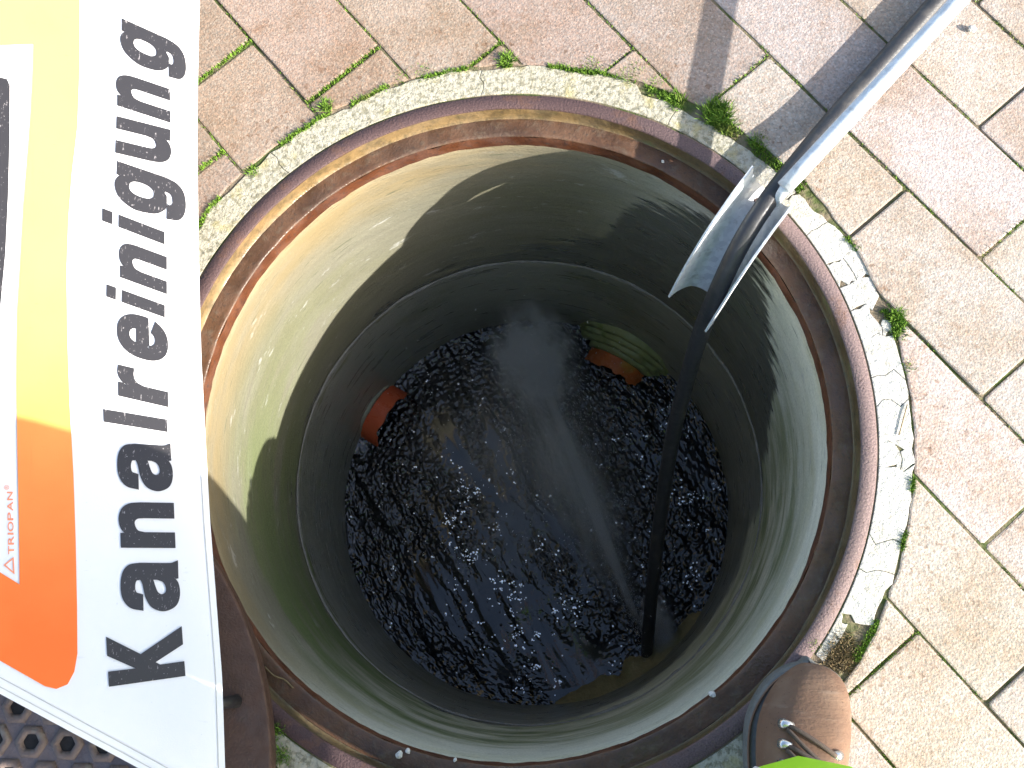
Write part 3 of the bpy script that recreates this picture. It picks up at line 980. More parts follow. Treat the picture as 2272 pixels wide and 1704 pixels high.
def flat_poly(name, outer, mat, off, holes=(), parent=None, step=.012):
    """print on the sheet: a polygon (with holes) laid over its folds"""
    cu = bpy.data.curves.new(name, 'CURVE'); cu.dimensions = '2D'; cu.fill_mode = 'FRONT'
    for poly in (outer,) + tuple(holes):
        pts = []
        n = len(poly)
        for i in range(n):
            a, b = Vector(poly[i]), Vector(poly[(i + 1) % n]); m = max(1, int((b - a).length / step))
            pts += [a.lerp(b, k / m) for k in range(m)]
        sp = cu.splines.new('POLY'); sp.points.add(len(pts) - 1); sp.use_cyclic_u = True
        for p, q in zip(sp.points, pts): p.co = (q.x, q.y, 0, 1)
    return curve_print(name, cu, mat, off, parent, lambda x, y: (x, y))
def curve_print(name, cu, mat, off, parent, fn):
    to = bpy.data.objects.new('tmp', cu); COL.objects.link(to)
    bpy.context.view_layer.update()
    me = bpy.data.meshes.new_from_object(to)
    bpy.data.objects.remove(to); bpy.data.curves.remove(cu)
    bm = bmesh.new(); bm.from_mesh(me)
    for _ in range(7):
        lg = [e for e in bm.edges if e.calc_length() > .016]
        if not lg: break
        bmesh.ops.subdivide_edges(bm, edges=lg, cuts=1)
        bmesh.ops.triangulate(bm, faces=[ff for ff in bm.faces if len(ff.verts) > 3])
    for vv in bm.verts:
        u, w = fn(vv.co.x, vv.co.y); vv.co = SP(u, w, off)
    bm.normal_update()
    for ff in bm.faces:
        if ff.normal.dot(SN) < 0: ff.normal_flip()
    bpy.data.meshes.remove(me)
    o = bm_obj(name, bm, mat, parent)
    return o
outer = [(.0827, .1397), (.0796, .1313), (.0823, .1228), (.0917, .1177), (.1059, .1153), (.1426, .1155), (.1989, .1164), (.2569, .1181), (.3166, .1209), (.3779, .1227), (.441, .1234),
         (.4931, .1218), (.5376, .1188), (.5834, .114), (.6442, .1119), (.7162, .1117), (.7303, .1153), (.7359, .1264), (.730, .142), (.440, .560), (.418, .578), (.392, .572), (.370, .552), (.1064, .173)]
inner = [(.1656, .159), (.2204, .1602), (.2779, .162), (.337, .1633), (.3978, .1632), (.4395, .1614), (.5038, .159), (.5569, .1557), (.5931, .1537), (.6253, .1524), (.6617, .1515), (.6569, .1798), (.62, .225), (.405, .512), (.1767, .1738)]
flat_poly('orange_border', outer, M['orange'], .0009, (inner,), sign)
flat_poly('pictogram', [(.4016, .1766), (.4559, .173), (.5116, .1715), (.5688, .171), (.6185, .1712), (.6246, .1735), (.6257, .1794), (.59, .19), (.40, .20), (.385, .19)], M['ink'], .0006, (), sign)
LET = [('K', (.0789, .0324), (.1205, .0344), (-.002, .0572)), ('a', (.1335, .0359), (.1772, .036), (.0045, .0572)), ('n', (.1878, .0377), (.2274, .0383), (.0039, .0559)),
       ('a', (.2371, .0392), (.2809, .0398), (.0056, .0546)), ('l', (.2907, .0404), (.3023, .0409), (.0108, .053)), ('r', (.3139, .041), (.3428, .0408), (.0141, .0524)),
       ('e', (.3525, .041), (.394, .0406), (.0162, .0519)), ('i', (.3988, .0405), (.411, .0402), (.0188, .0498)), ('n', (.4223, .0396), (.4595, .0388), (.019, .0507)),
       ('i', (.4711, .039), (.4837, .0387), (.0207, .0543)), ('g', (.4959, .0385), (.5386, .0368), (.0177, .0559)), ('u', (.5509, .0349), (.5881, .0333), (.0117, .0603)),
       ('n', (.5952, .0331), (.6312, .0328), (.0161, .0598)), ('g', (.6432, .0334), (.6859, .0329), (.0201, .0535))]
def glyph(ch, bold):
    cu = bpy.data.curves.new('t', 'FONT'); cu.body = ch; cu.size = 1.0; cu.offset = bold; cu.resolution_u = 5; cu.fill_mode = 'FRONT'
    to = bpy.data.objects.new('t', cu); COL.objects.link(to); bpy.context.view_layer.update()
    me = bpy.data.meshes.new_from_object(to)
    xs = [vv.co.x for vv in me.vertices]; ys = [vv.co.y for vv in me.vertices]
    bpy.data.objects.remove(to); bpy.data.curves.remove(cu)
    return me, min(xs), max(xs), min(ys), max(ys)
def print_glyph(name, ch, a, e, up, cap, bold, mat, off, parent):
    me, x0, x1, y0, y1 = glyph(ch, bold)
    bm = bmesh.new(); bm.from_mesh(me); bpy.data.meshes.remove(me)
    A, E, UP = Vector(a), Vector(e), Vector(up)
    for vv in bm.verts:
        s = (vv.co.x - x0) / (x1 - x0); h = (vv.co.y + bold) / cap
        q = A.lerp(E, s) + UP * h
        vv.co = SP(q.x, q.y, off)
    bm.normal_update()
    for ff in bm.faces:
        if ff.normal.dot(SN) < 0: ff.normal_flip()
    return bm_obj(name, bm, mat, parent)
def outl(segs, m=6):
    out = []
    for kind, pts in segs:
        if kind == 'L': out += [tuple(p) for p in pts]
        else: out += [(p.x, p.y) for p in spline([(x, y, 0) for x, y in pts], m)]
    return out
def ell(cx, cy, rx, ry, a0, a1, n=20, e=.86):
    r = []
    for i in range(n + 1):
        t = R_(a0 + (a1 - a0) * i / n); c, q = math.cos(t), math.sin(t)
        r.append((cx + rx * math.copysign(abs(c) ** e, c), cy + ry * math.copysign(abs(q) ** e, q)))
    return r
n_ = outl([('L', [(0, 0), (0, .74), (.19, .74), (.195, .645)]), ('C', [(.195, .645), (.30, .735), (.46, .76), (.61, .72), (.69, .62), (.71, .47)]), ('L', [(.71, 0), (.50, 0)]), ('C', [(.50, .43), (.485, .53), (.42, .585), (.33, .58), (.24, .53), (.205, .42)]), ('L', [(.205, 0)])])
GLYPH = {
 'K': ([(0, 0), (0, 1), (.225, 1), (.225, .60), (.565, 1), (.85, 1), (.465, .575), (.88, 0), (.60, 0), (.315, .42), (.225, .325), (.225, 0)], []),
 'n': (n_, []), 'u': ([(.71 - x, .74 - y) for x, y in n_], []),
 'l': ([(0, 0), (0, 1), (.2, 1), (.2, 0)], []),
 'i': ([(0, 0), (0, .74), (.2, .74), (.2, 0)], []),
 'r': (outl([('L', [(0, 0), (0, .74), (.19, .74), (.195, .61)]), ('C', [(.195, .61), (.27, .71), (.37, .752), (.48, .745)]), ('C', [(.48, .545), (.37, .55), (.26, .50), (.205, .36)]), ('L', [(.205, 0)])]), []),
 'e': (outl([('L', ell(.36, .37, .36, .39, -7, 328, 40)), ('L', ell(.365, .355, .165, .215, 318, 190, 16)), ('L', [(.205, .30), (.715, .30)])]), [outl([('L', ell(.362, .43, .155, .185, 4, 176, 16))])]),
 'a': (outl([('L', [(.72, 0), (.51, 0), (.50, .075)]), ('C', [(.50, .075), (.40, .0), (.23, -.015), (.08, .04), (.01, .19), (.06, .34), (.20, .42), (.40, .46), (.49, .50)]),
             ('C', [(.49, .52), (.46, .595), (.35, .62), (.25, .595), (.215, .51)]), ('C', [(.025, .51), (.06, .65), (.18, .74), (.36, .765), (.55, .74), (.66, .66), (.69, .52)]), ('L', [(.69, .14)]), ('C', [(.69, .14), (.695, .06), (.72, 0)])]),
       [outl([('C', [(.49, .37), (.36, .335), (.25, .29), (.21, .21), (.26, .135), (.36, .13), (.45, .18), (.49, .27)])])]),
 'g': (outl([('L', [(.71, .74), (.52, .74), (.515, .655)]), ('C', [(.515, .655), (.42, .74), (.29, .765), (.12, .70), (.01, .52), (.0, .36), (.05, .15), (.19, .01), (.36, -.01), (.505, .09)]),
             ('C', [(.505, .0), (.48, -.10), (.37, -.145), (.26, -.125), (.22, -.06)]), ('C', [(.025, -.06), (.06, -.20), (.18, -.28), (.36, -.305), (.56, -.27), (.67, -.17), (.71, .0)])]),
       [ell(.36, .375, .155, .225, 0, 342, 22)]),
}
def fatten(pts, d):
    """move an outline outwards by d (inwards when negative)"""
    P = [Vector(p) for i, p in enumerate(pts) if (Vector(p) - Vector(pts[i - 1])).length > 1e-4]
    n = len(P); ar = sum(P[i].x * P[(i + 1) % n].y - P[(i + 1) % n].x * P[i].y for i in range(n)); sg = 1 if ar > 0 else -1
    out = []
    for i in range(n):
        a, b, c = P[i - 1], P[i], P[(i + 1) % n]
        t1, t2 = (b - a).normalized(), (c - b).normalized()
        n1, n2 = Vector((t1.y, -t1.x)) * sg, Vector((t2.y, -t2.x)) * sg
        m = (n1 + n2); m = m / max(.35, m.length_squared / 2) if m.length > .05 else n1
        out.append(tuple(b + m * d))
    return out
for ch, a, e, up in LET:
    A, E, UP = Vector(a), Vector(e), Vector(up)
    o_, hs = GLYPH[ch]
    if ch not in 'li': o_ = fatten(o_, .030); hs = [fatten(h, -.030) for h in hs]
    w0 = min(x for x, y in o_); wmax = max(x for x, y in o_)
    mp = lambda pts: [tuple(A.lerp(E, (x - w0) / (wmax - w0)) + UP * y) for x, y in pts]
    flat_poly('letter', mp(o_), M['ink'], .0009, tuple(mp(h) for h in hs), sign, .02)
    if ch == 'i': flat_poly('letter_dot', mp([(0, .84), (0, 1.0), (.2, 1.0), (.2, .84)]), M['ink'], .0009, (), sign, .02)
me, _, _, y0, y1 = glyph('K', 0.0); CAP = y1 - y0; bpy.data.meshes.remove(me)
flat_poly('logo_triangle', [(.174, .1628), (.1823, .1712), (.1885, .1636)], M['logo'], .0006, ([(.1765, .1639), (.1822, .1695), (.1864, .1645)],), sign)
tx = .1907
for ch, wd in (('T', .0068), ('R', .0072), ('I', .0016), ('O', .0082), ('P', .0068), ('A', .0080), ('N', .0072)):
    k = (tx - .1907) / .053
    print_glyph('logo_letter', ch, (tx, .1633 + .0018 * k), (tx + wd, .1633 + .0018 * (k + .13)), (.0002, .0042), CAP, .012, M['logo'], .0006, sign); tx += wd + .0011
print_glyph('logo_mark', '®', (.2450, .1678), (.2490, .1679), (.0001, .0036), CAP, .0, M['logo'], .0006, sign)
# stitched seams and hem lines
def strip(name, pts, wd, mat, off):
    V, F = [], []
    for i, (u, w) in enumerate(pts):
        a = Vector(pts[max(i - 1, 0)]); b = Vector(pts[min(i + 1, len(pts) - 1)]); t = (b - a).normalized(); nn = Vector((-t.y, t.x))
        for s in (-1, 1):
            V.append(SP(u + nn.x * s * wd, w + nn.y * s * wd, off))
    for i in range(len(pts) - 1): F.append((2 * i, 2 * i + 1, 2 * i + 3, 2 * i + 2))
    o = mesh_obj(name, V, F, mat, sign)
    o.data.flip_normals() if o.data.polygons[0].normal.dot(SN) < 0 else None
def ln(a, b, n=60): return [(a[0] + (b[0] - a[0]) * i / n, a[1] + (b[1] - a[1]) * i / n) for i in range(n + 1)]
strip('hem_seam', [(u, hem_w(u) + .0055) for u in np.linspace(-.03, .83, 120)], .00035, M['thread'], .0005)
a = Vector((-.0385, -.0002)); b = Vector(APEX); t = (b - a).normalized(); nn = Vector((t.y, -t.x))
for dd in (.0045, .0105):
    strip('side_seam', ln(a + nn * dd + t * .02, b + nn * dd - t * .03), .00035, M['thread'], .0005)
# frame behind the sheet: three ribs from the hub and two folding legs
hub = SP(.402, .26, -.02)
v, f = plain_lathe([(.001, -.012), (.028, -.012), (.032, -.006), (.032, .008), (.001, .010)], 24)
h = mesh_obj('hub', [Vector((SN.x, SN.y, SN.z)).to_track_quat('Z', 'Y') @ Vector(q) + hub for q in v], f, M['black'], sign, True)
for (u, w) in ((-.025, .008), (.826, .006), (.402, .62)):
    e = SP(u, w, -.006); v, f = tube([hub, hub.lerp(e, .5), e], .0045, 10)
    mesh_obj('rib', v, f, M['galv'], sign, True)
for q in (Vector((-.64, -.30, .0445)), Vector((-.72, .42, .004))):
    v, f = tube([hub, hub.lerp(q, .5), q], .006, 10); mesh_obj('leg', v, f, M['galv'], sign, True)
for (u, w, zz) in ((.052, .004, .041),):
    e = SP(u, w, -.004); v, f = tube([e + Vector((-.012, 0, -.006)), e + Vector((-.002, 0, -.020)), Vector((e.x + .003, e.y, zz + .001))], [.004, .005, .006], 12)
    mesh_obj('foot', v, f, M['black'], sign, True)

# ------------------------------------------------------------------ photographer standing at the edge
def skin_mesh(name, nodes, edges, mat, parent=None, root=0, sub=2):
    me = bpy.data.meshes.new(name)
    me.from_pydata([n[:3] for n in nodes], edges, []); me.update()
    o = bpy.data.objects.new(name, me); COL.objects.link(o)
    md = o.modifiers.new('skin', 'SKIN'); md.use_smooth_shade = True; md.branch_smoothing = .6
    sv = me.skin_vertices[0].data
    for i, nd in enumerate(nodes):
        r = nd[3]; sv[i].radius = (r, r) if not hasattr(r, '__len__') else r
        sv[i].use_root = (i == root)
    s = o.modifiers.new('sub', 'SUBSURF'); s.levels = sub; s.render_levels = sub
    bpy.context.view_layer.update()
    dg = bpy.context.evaluated_depsgraph_get()
    m2 = bpy.data.meshes.new_from_object(o.evaluated_get(dg))
    o.modifiers.clear(); o.data = m2; bpy.data.meshes.remove(me)
    m2.materials.clear(); m2.materials.append(mat)
    m2.polygons.foreach_set('use_smooth', [True] * len(m2.polygons))
    if parent: o.parent = parent
    return o
LA, LK, LH = (.252, -.425, .10), (.214, -.365, .50), (.32, -.63, .90)
RA, RK, RH = (.50, -.745, .10), (.485, -.622, .50), (.48, -.70, .90)
body_nodes = [(.405, -.68, .95, .12), (.39, -.65, 1.12, .115), (.365, -.59, 1.30, .125), (.345, -.54, 1.42, .085), (.335, -.510, 1.49, .062), (.325, -.480, 1.535, .068), (.318, -.452, 1.60, .096), (.322, -.462, 1.68, .104),
              (.21, -.56, 1.395, .055), (.075, -.53, 1.17, .042), (.02, -.315, 1.035, .030), (.012, -.262, 1.025, .026),
              (.505, -.57, 1.395, .055), (.44, -.47, 1.13, .042), (.175, -.305, 1.035, .030), (.128, -.258, 1.025, .026),
              (*LH, .085), (*LK, .058), (*LA, .042), (*RH, .085), (*RK, .058), (*RA, .042), (.318, -.352, 1.612, .013)]
be = [(0, 1), (1, 2), (2, 3), (3, 4), (4, 5), (5, 6), (6, 7), (3, 8), (8, 9), (9, 10), (10, 11), (3, 12), (12, 13), (13, 14), (14, 15), (0, 16), (16, 17), (17, 18), (0, 19), (19, 20), (20, 21), (6, 22)]
# fingers: four curled round each end of the camera and a thumb
def fingers(base, sgn, wrist_i):
    for k in range(4):
        y = base[1] + .030 - .0175 * k; L = (.058, .064, .060, .048)[k]
        i = len(body_nodes)
        body_nodes.extend([(base[0] + sgn * .004, y, 1.028 + .002 * k, .0088), (base[0] + sgn * L * .45, y + .006, 1.030, .0082), (base[0] + sgn * L * .85, y + .010, 1.022, .0076), (base[0] + sgn * L, y + .010, 1.013, .0068)])
        be.extend([(wrist_i, i), (i, i + 1), (i + 1, i + 2), (i + 2, i + 3)])
    i = len(body_nodes)
    body_nodes.extend([(base[0] + sgn * .012, base[1] - .010, 1.045, .0105), (base[0] + sgn * .034, base[1] + .012, 1.050, .0095), (base[0] + sgn * .050, base[1] + .030, 1.048, .0082)])
    be.extend([(wrist_i, i), (i, i + 1), (i + 1, i + 2)])
fingers((.006, -.215), 1, 11); fingers((.128, -.212), -1, 15)
person = skin_mesh('person', body_nodes, be, M['skin'])
tag(person, 'person in hi-vis trousers standing at the edge, one brown boot in view', 'person')
tr_nodes = [(.405, -.68, .97, .145), (*LH, .105), ((LH[0] + LK[0]) / 2, (LH[1] + LK[1]) / 2, .70, .092), (*LK, .084), (0.2190, -0.3480, .36, .081), (0.2170, -0.3415, .25, .0850), (.236, -.380, .17, .082), (.246, -.405, .085, .080),
            (*RH, .105), (RK[0], RK[1] - .03, .70, .092), (*RK, .082), (.497, -.705, .30, .072), (.498, -.725, .15, .078), (.499, -.735, .085, .080), (.40, -.67, 1.06, .135)]
trs = skin_mesh('trousers', tr_nodes, [(0, 1), (1, 2), (2, 3), (3, 4), (4, 5), (5, 6), (6, 7), (0, 8), (8, 9), (9, 10), (10, 11), (11, 12), (12, 13), (0, 14)], M['hivis'], person)
v, f = tube([(.217, -.358, .435), (.217, -.358, .43), (.218, -.356, .385)], [.086, .087, .087], 32, False)
mesh_obj('reflective_band', v, f, M['reflex'], person, True)
v, f = tube([(.489, -.645, .435), (.489, -.645, .43), (.491, -.655, .385)], [.087, .088, .088], 32, False)
mesh_obj('reflective_band', v, f, M['reflex'], person, True)
jk = [(.40, -.67, 1.02, .152), (.39, -.65, 1.14, .142), (.365, -.59, 1.30, .15), (.345, -.54, 1.44, .115), (.21, -.56, 1.395, .078), (.075, -.53, 1.17, .062), (.026, -.345, 1.052, .047), (.505, -.57, 1.395, .078), (.44, -.47, 1.13, .062), (.20, -.33, 1.052, .047)]
skin_mesh('jacket', jk, [(0, 1), (1, 2), (2, 3), (3, 4), (4, 5), (5, 6), (3, 7), (7, 8), (8, 9)], M['hivis'], person)
V, F = [], []
tm = trs.data
for pl in tm.polygons:
    c_ = pl.center
    if .18 < c_.z < .36 and c_.x < .34:
        an = math.degrees(math.atan2(c_.y + .3375, c_.x - .2155))
        if 106 < an < 170:
            b_ = len(V)
            V += [tm.vertices[i].co + tm.vertices[i].normal * .0012 for i in pl.vertices]
            F.append(tuple(range(b_, b_ + len(pl.vertices))))
mesh_obj('reflective_patch', V, F, M['reflex'], person, True)
# short hair cap
V, F = [], []
for j in range(9):
    t = j / 8 * R_(100)
    for i in range(24):
        a = 2 * math.pi * i / 24; fr = 1 - .25 * max(0, math.sin(a)) * (j / 8)
        V.append((.32 + .089 * math.sin(t * fr) * math.cos(a), -.455 + .098 * math.sin(t * fr) * math.sin(a), 1.650 + .125 * math.cos(t * fr)))
for j in range(8):
    for i in range(24): F.append((j * 24 + i, (j + 1) * 24 + i, (j + 1) * 24 + (i + 1) % 24, j * 24 + (i + 1) % 24))
mesh_obj('hair', V, F, M['hair'], person, True)
for sgn in (-1, 1):
    bm = bmesh.new(); bmesh.ops.create_uvsphere(bm, u_segments=12, v_segments=8, radius=.0115)
    for vv in bm.verts: vv.co = Vector((vv.co.x * 1.3 + .318 + sgn * .031, vv.co.y * .6 - .378, vv.co.z * .55 + 1.640))
    bm_obj('eye', bm, M['black'], person, True)
    bm = bmesh.new(); bmesh.ops.create_uvsphere(bm, u_segments=12, v_segments=8, radius=.028)
    for vv in bm.verts: vv.co = Vector((vv.co.x * .35 + .319 + sgn * .084, vv.co.y * .6 - .460, vv.co.z * 1.05 + 1.625))
    bm_obj('ear', bm, M['skin'], person, True)
v, f = tube([(.296, -.376, 1.585), (.307, -.371, 1.583), (.329, -.371, 1.583), (.340, -.376, 1.585)], [.002, .005, .005, .002], 8)
mesh_obj('mouth', v, f, M['pvc'], person, True)

def make_boot(pos, rot, mirror=1, detail=True):
    """left boot; local +y to the toe, origin under the ankle"""
    root = empty('boot'); root.parent = person
    root.location = pos; root.rotation_euler = (0, 0, rot); root.scale = (mirror * .89, .97, .97)
    ys = [-.085, -.078, -.06, -.03, 0, .03, .06, .09, .115, .14, .16, .178, .190, .1965, .199]
    wl = [.012, .027, .034, .036, .034, .033, .036, .041, .0455, .0465, .0420, .0325, .0210, .011, .004]   # outer (left) half width
    wr = [.012, .027, .034, .035, .032, .031, .034, .039, .0425, .0440, .0440, .0400, .0320, .020, .008]
    ht = [.10, .125, .14, .145, .145, .138, .122, .108, .096, .083, .072, .062, .052, .043, .036]
    ox = [0, 0, 0, 0, 0, 0, .001, .002, .003, .004, .0055, .007, .0085, .0095, .010]
    n = 28
    V, F = [], []
    for y, a, b, h, o in zip(ys, wl, wr, ht, ox):
        for i in range(n):
            t = 2 * math.pi * i / n
            c, s = math.cos(t), math.sin(t)
            e = .72
            x = (b if c > 0 else a) * math.copysign(abs(c) ** e, c)
            zz = .5 * math.copysign(abs(s) ** .8, s) + .5
            z = .020 + (h - .020) * zz
            x *= 1 - .24 * max(0, zz - .45) / .55 if y < .13 else 1 - .15 * max(0, zz - .5) / .5
            V.append((x + o, y, z))
    for j in range(len(ys) - 1):
        for i in range(n): F.append((j * n + i, j * n + (i + 1) % n, (j + 1) * n + (i + 1) % n, (j + 1) * n + i)[::-1])
    F.append(tuple(range(n))[::-1][::-1]); F.append(tuple((len(ys) - 1) * n + i for i in range(n))[::-1])
    up = mesh_obj('upper', V, F, M['leather'], root, True)
    sm = up.modifiers.new('s', 'SUBSURF'); sm.levels = 1; sm.render_levels = 1
    # sole slab with rounded edge, a little wider than the upper
    V, F = [], []
    outl = []
    for y, a, o in zip(ys, wl, ox): outl.append((o - a - .0034 * (1 if a > .02 else .6), y))
    outl.append((.010, .2045))
    for y, b, o in zip(ys[::-1], wr[::-1], ox[::-1]): outl.append((o + b + .0030 * (1 if b > .02 else .6), y))
    outl.append((0, -.090))
    pts = [p for p in spline([(x, y, 0) for x, y in outl] + [(outl[0][0], outl[0][1], 0)], 3)][:-1]
    m = len(pts)
    for (off, z) in ((-.004, .0), (-.0005, .001), (0, .004), (0, .016), (-.0008, .021), (-.003, .0245), (-.008, .0255)):
        for i, p in enumerate(pts):
            t = (pts[(i + 1) % m] - pts[i - 1]).normalized(); nn = Vector((-t.y, t.x, 0))
            q = p - nn * (-off) if False else p + nn * off
            V.append((q.x, q.y, z))
    # decide winding so that negative offsets go inwards
    ctr = Vector((0, .06, 0))
    if (Vector(V[0]) - ctr).length > (Vector(V[2 * m]) - ctr).length:
        V = []
        for (off, z) in ((-.004, .0), (-.0005, .001), (0, .004), (0, .016), (-.0008, .021), (-.003, .0245), (-.008, .0255)):
            for i, p in enumerate(pts):
                t = (pts[(i + 1) % m] - pts[i - 1]).normalized(); nn = Vector((t.y, -t.x, 0)); q = p + nn * off
                V.append((q.x, q.y, z))
    for l in range(6):
        for i in range(m): F.append((l * m + i, l * m + (i + 1) % m, (l + 1) * m + (i + 1) % m, (l + 1) * m + i))
    F.append(tuple(range(m))[::-1]); F.append(tuple(6 * m + i for i in range(m)))
    mesh_obj('sole', V, F, M['sole'], root, True)
    # welt stitching ridge
    wl_ = [Vector((p.x, p.y, .0262)) for p in pts]
    cpt = Vector((.003, .06, .0262))
    v, f = tube([p.lerp(cpt, .045) for p in wl_ + wl_[:1]], .0013, 6, False); mesh_obj('welt', v, f, M['leather'], root, True)
    if not detail: return root
    # tongue, hooks and laces
    def surf(x, y):
        import bisect
        j = max(0, min(len(ys) - 2, bisect.bisect(ys, y) - 1)); t = (y - ys[j]) / (ys[j + 1] - ys[j])
        h = ht[j] + (ht[j + 1] - ht[j]) * t; a = (wl if x < 0 else wr); ww = a[j] + (a[j + 1] - a[j]) * t
        k_ = min(1, abs(x) / (ww * .80)); return .020 + (h - .020) * (.5 + .5 * max(0, 1 - k_ ** 2.2) ** .42)
    V, F = [], []
    for j in range(9):
        y = .03 + .085 * j / 8
        for i in range(7):
            x = -.016 + .032 * i / 6; V.append((x + .002, y, surf(x, y) + .0022 - .0016 * abs(x) / .016))
    for j in range(8):
        for i in range(6): F.append((j * 7 + i, j * 7 + i + 1, (j + 1) * 7 + i + 1, (j + 1) * 7 + i))
    mesh_obj('tongue', V, F, M['leather'], root, True)
    hooks = []
    for r, y in enumerate((.146, .130, .114, .098)):
        for s in (-1, 1):
            x = s * (.0225 + .001 * r) + .002; z = surf(x, y)
            p = Vector((x, y - .010 * (s + 1), z)); p.z = surf(x, p.y); hooks.append((r, s, p))
            v, f = tube([p + Vector((s * .0045, 0, .0002)), p + Vector((s * .002, 0, .0032)), p + Vector((-s * .004, 0, .0036)), p + Vector((-s * .0065, 0, .0016))], [.0046, .0046, .0030, .0024], 10)
            mesh_obj('lace_hook', v, f, M['chrome'], root, True)
    def lace(p, q, arch):
        path = spline([p + Vector((0, 0, .003)), p.lerp(q, .3) + Vector((0, arch * .3, 0)), p.lerp(q, .6) + Vector((0, arch * .3, 0)), q + Vector((0, 0, .003))], 8)
        path = [Vector((a.x, a.y, max(a.z, surf(a.x - .002, a.y) + .0042))) for a in path]
        v, f = tube(path, .0021, 8); mesh_obj('lace', v, f, M['lace'], root, True)
    H = {(r, s): p for r, s, p in hooks}
    for r in range(3):
        lace(H[(r, -1)], H[(r, 1)] , .004); lace(H[(r, -1)] + Vector((.001, -.004, 0)), H[(r + 1, 1)], -.006)
    return root
make_boot((.2455, -.4095, 0), R_(-6.0))
make_boot((.500, -.745, 0), R_(-14), -1, False)

# the camera in their hands
cbx = empty('compact_camera'); cbx.location = CAM + Vector((0.004, -.010, .030)); cbx.rotation_euler = (0.2202, 0.0583, 0)
tag(cbx, 'small silver compact camera held out over the manhole', 'camera')
bm = bmesh.new(); bmesh.ops.create_cube(bm, size=1.0); bmesh.ops.scale(bm, vec=(.086, .054, .021), verts=bm.verts)
bmesh.ops.bevel(bm, geom=list(bm.edges), offset=.005, segments=3, affect='EDGES'); bm_obj('body', bm, M['galv'], cbx, True)
v, f = plain_lathe([(.0165, -.010), (.0165, -.0155), (.0150, -.017), (.0125, -.017), (.0115, -.0120)], 32)
mesh_obj('lens_ring', v, f, M['black'], cbx, True)

# ------------------------------------------------------------------ moss, tufts, dry roots
V, F = [], []
def blade(x, y, z, h, w, lean):
    a = random.uniform(0, 2 * math.pi); b = random.uniform(0, 2 * math.pi)
    dx, dy = math.cos(a) * w, math.sin(a) * w; lx, ly = math.cos(b) * lean, math.sin(b) * lean
    i = len(V)
    V.extend([(x - dx, y - dy, z), (x + dx, y + dy, z), (x + lx * .45 + dx * .7, y + ly * .45 + dy * .7, z + h * .6), (x + lx * .45 - dx * .7, y + ly * .45 - dy * .7, z + h * .6), (x + lx, y + ly, z + h)])
    F.extend([(i, i + 1, i + 2, i + 3), (i + 3, i + 2, i + 4)])
def tuft(x, y, rad, n, h, z=-.0045):
    for _ in range(n):
        q = rad * math.sqrt(random.random()) * random.uniform(.6, 1); a = random.uniform(0, 2 * math.pi)
        blade(x + q * math.cos(a), y + q * math.sin(a), z, h * random.uniform(.5, 1.2), random.uniform(.0004, .0009), h * random.uniform(.2, .9))
def strip_moss(a, b, n, wd, h):
    a, b = Vector(a), Vector(b); t = (b - a).normalized(); nn = Vector((-t.y, t.x))
    for _ in range(n):
        p = a.lerp(b, random.random()) + nn * random.gauss(0, wd)
        if noise.noise(Vector((p.x * 60, p.y * 60, 1))) < -.25: continue
        blade(p.x, p.y, -.0038, h * random.uniform(.6, 1.25), random.uniform(.0004, .0010), h * random.uniform(.1, .5))
# along every joint in view, thin and patchy
for k in range(-5, 9):
    n0 = OFF + .1 * k
    for _ in range(1500):
        s = random.uniform(-.9, .9); p = U * s + Nn * (n0 + random.gauss(0, .0006))
        if abs(p.x) > .62 or abs(p.y) > .56 or p.length < .392: continue
        if noise.noise(Vector((p.x * 14, p.y * 14, 4))) < (.02 if p.x > 0 else -.15): continue
        blade(p.x, p.y, -.0038, random.uniform(.0035, .0068), random.uniform(.0003, .0008), .002)
    sh = .016 if k in (-1, 0) else 0
    for m in range(-6, 7):
        s0 = PH + .1 * (k % 2) + .2 * m + sh
        dens = 120 if (U * s0 + Nn * (n0 + .05)).x > 0 else 360
        c = U * s0 + Nn * (n0 + .05)
        if abs(c.x) > .66 or abs(c.y) > .6: continue
        keep = noise.noise(Vector((c.x * 9, c.y * 9, 8))) > (-.05 if c.x > 0 else -.9)
        if not keep: continue
        for _ in range(dens):
            p = U * (s0 + random.gauss(0, .0011)) + Nn * (n0 + .1 * random.random())
            if p.length < .392: continue
            blade(p.x, p.y, -.0038, random.uniform(.004, .0085), random.uniform(.0004, .0009), .002)
# round the collar
for _ in range(15000):
    a = random.uniform(-40, 150); ar = R_(a)
    if noise.noise(Vector((math.cos(ar) * 9, math.sin(ar) * 9, 6))) < (.02 if a > 35 else .12): continue
    ri, ro = mort_out(ar), collar_r(ar)
    r = ri + (ro - ri) * random.random() + random.gauss(0, .0012)
    blade(r * math.cos(ar), r * math.sin(ar), -.0038, random.uniform(.003, .0075), random.uniform(.0004, .0009), .0025)
for (x, y, rad, n, h) in ((-.007, .395, .008, 260, .011), (.213, .328, .016, 520, .017), (.222, .316, .010, 220, .013), (.171, .346, .012, 320, .009), (.150, .362, .013, 320, .007), (.253, .297, .011, 260, .008), (-.095, .383, .012, 260, .006),
                          (-.12, .378, .010, 160, .006), (-.198, .344, .008, 220, .010), (.381, .111, .007, 220, .012), (.384, .095, .008, 160, .009), (.390, .06, .007, 140, .006), (.312, -.240, .006, 120, .006), (.286, -.2045, .007, 120, .006),
                          (.125, .377, .014, 320, .007), (.085, .386, .012, 220, .006), (-.273, .272, .008, 160, .007), (-.213, -.288, .010, 220, .008), (-.205, -.31, .010, 220, .008)):
    tuft(x, y, rad, n, h)
tag(mesh_obj('moss', V, F, M['moss']), 'green moss and small weeds in the joints around the manhole', 'moss', kind='stuff')
V, F = [], []
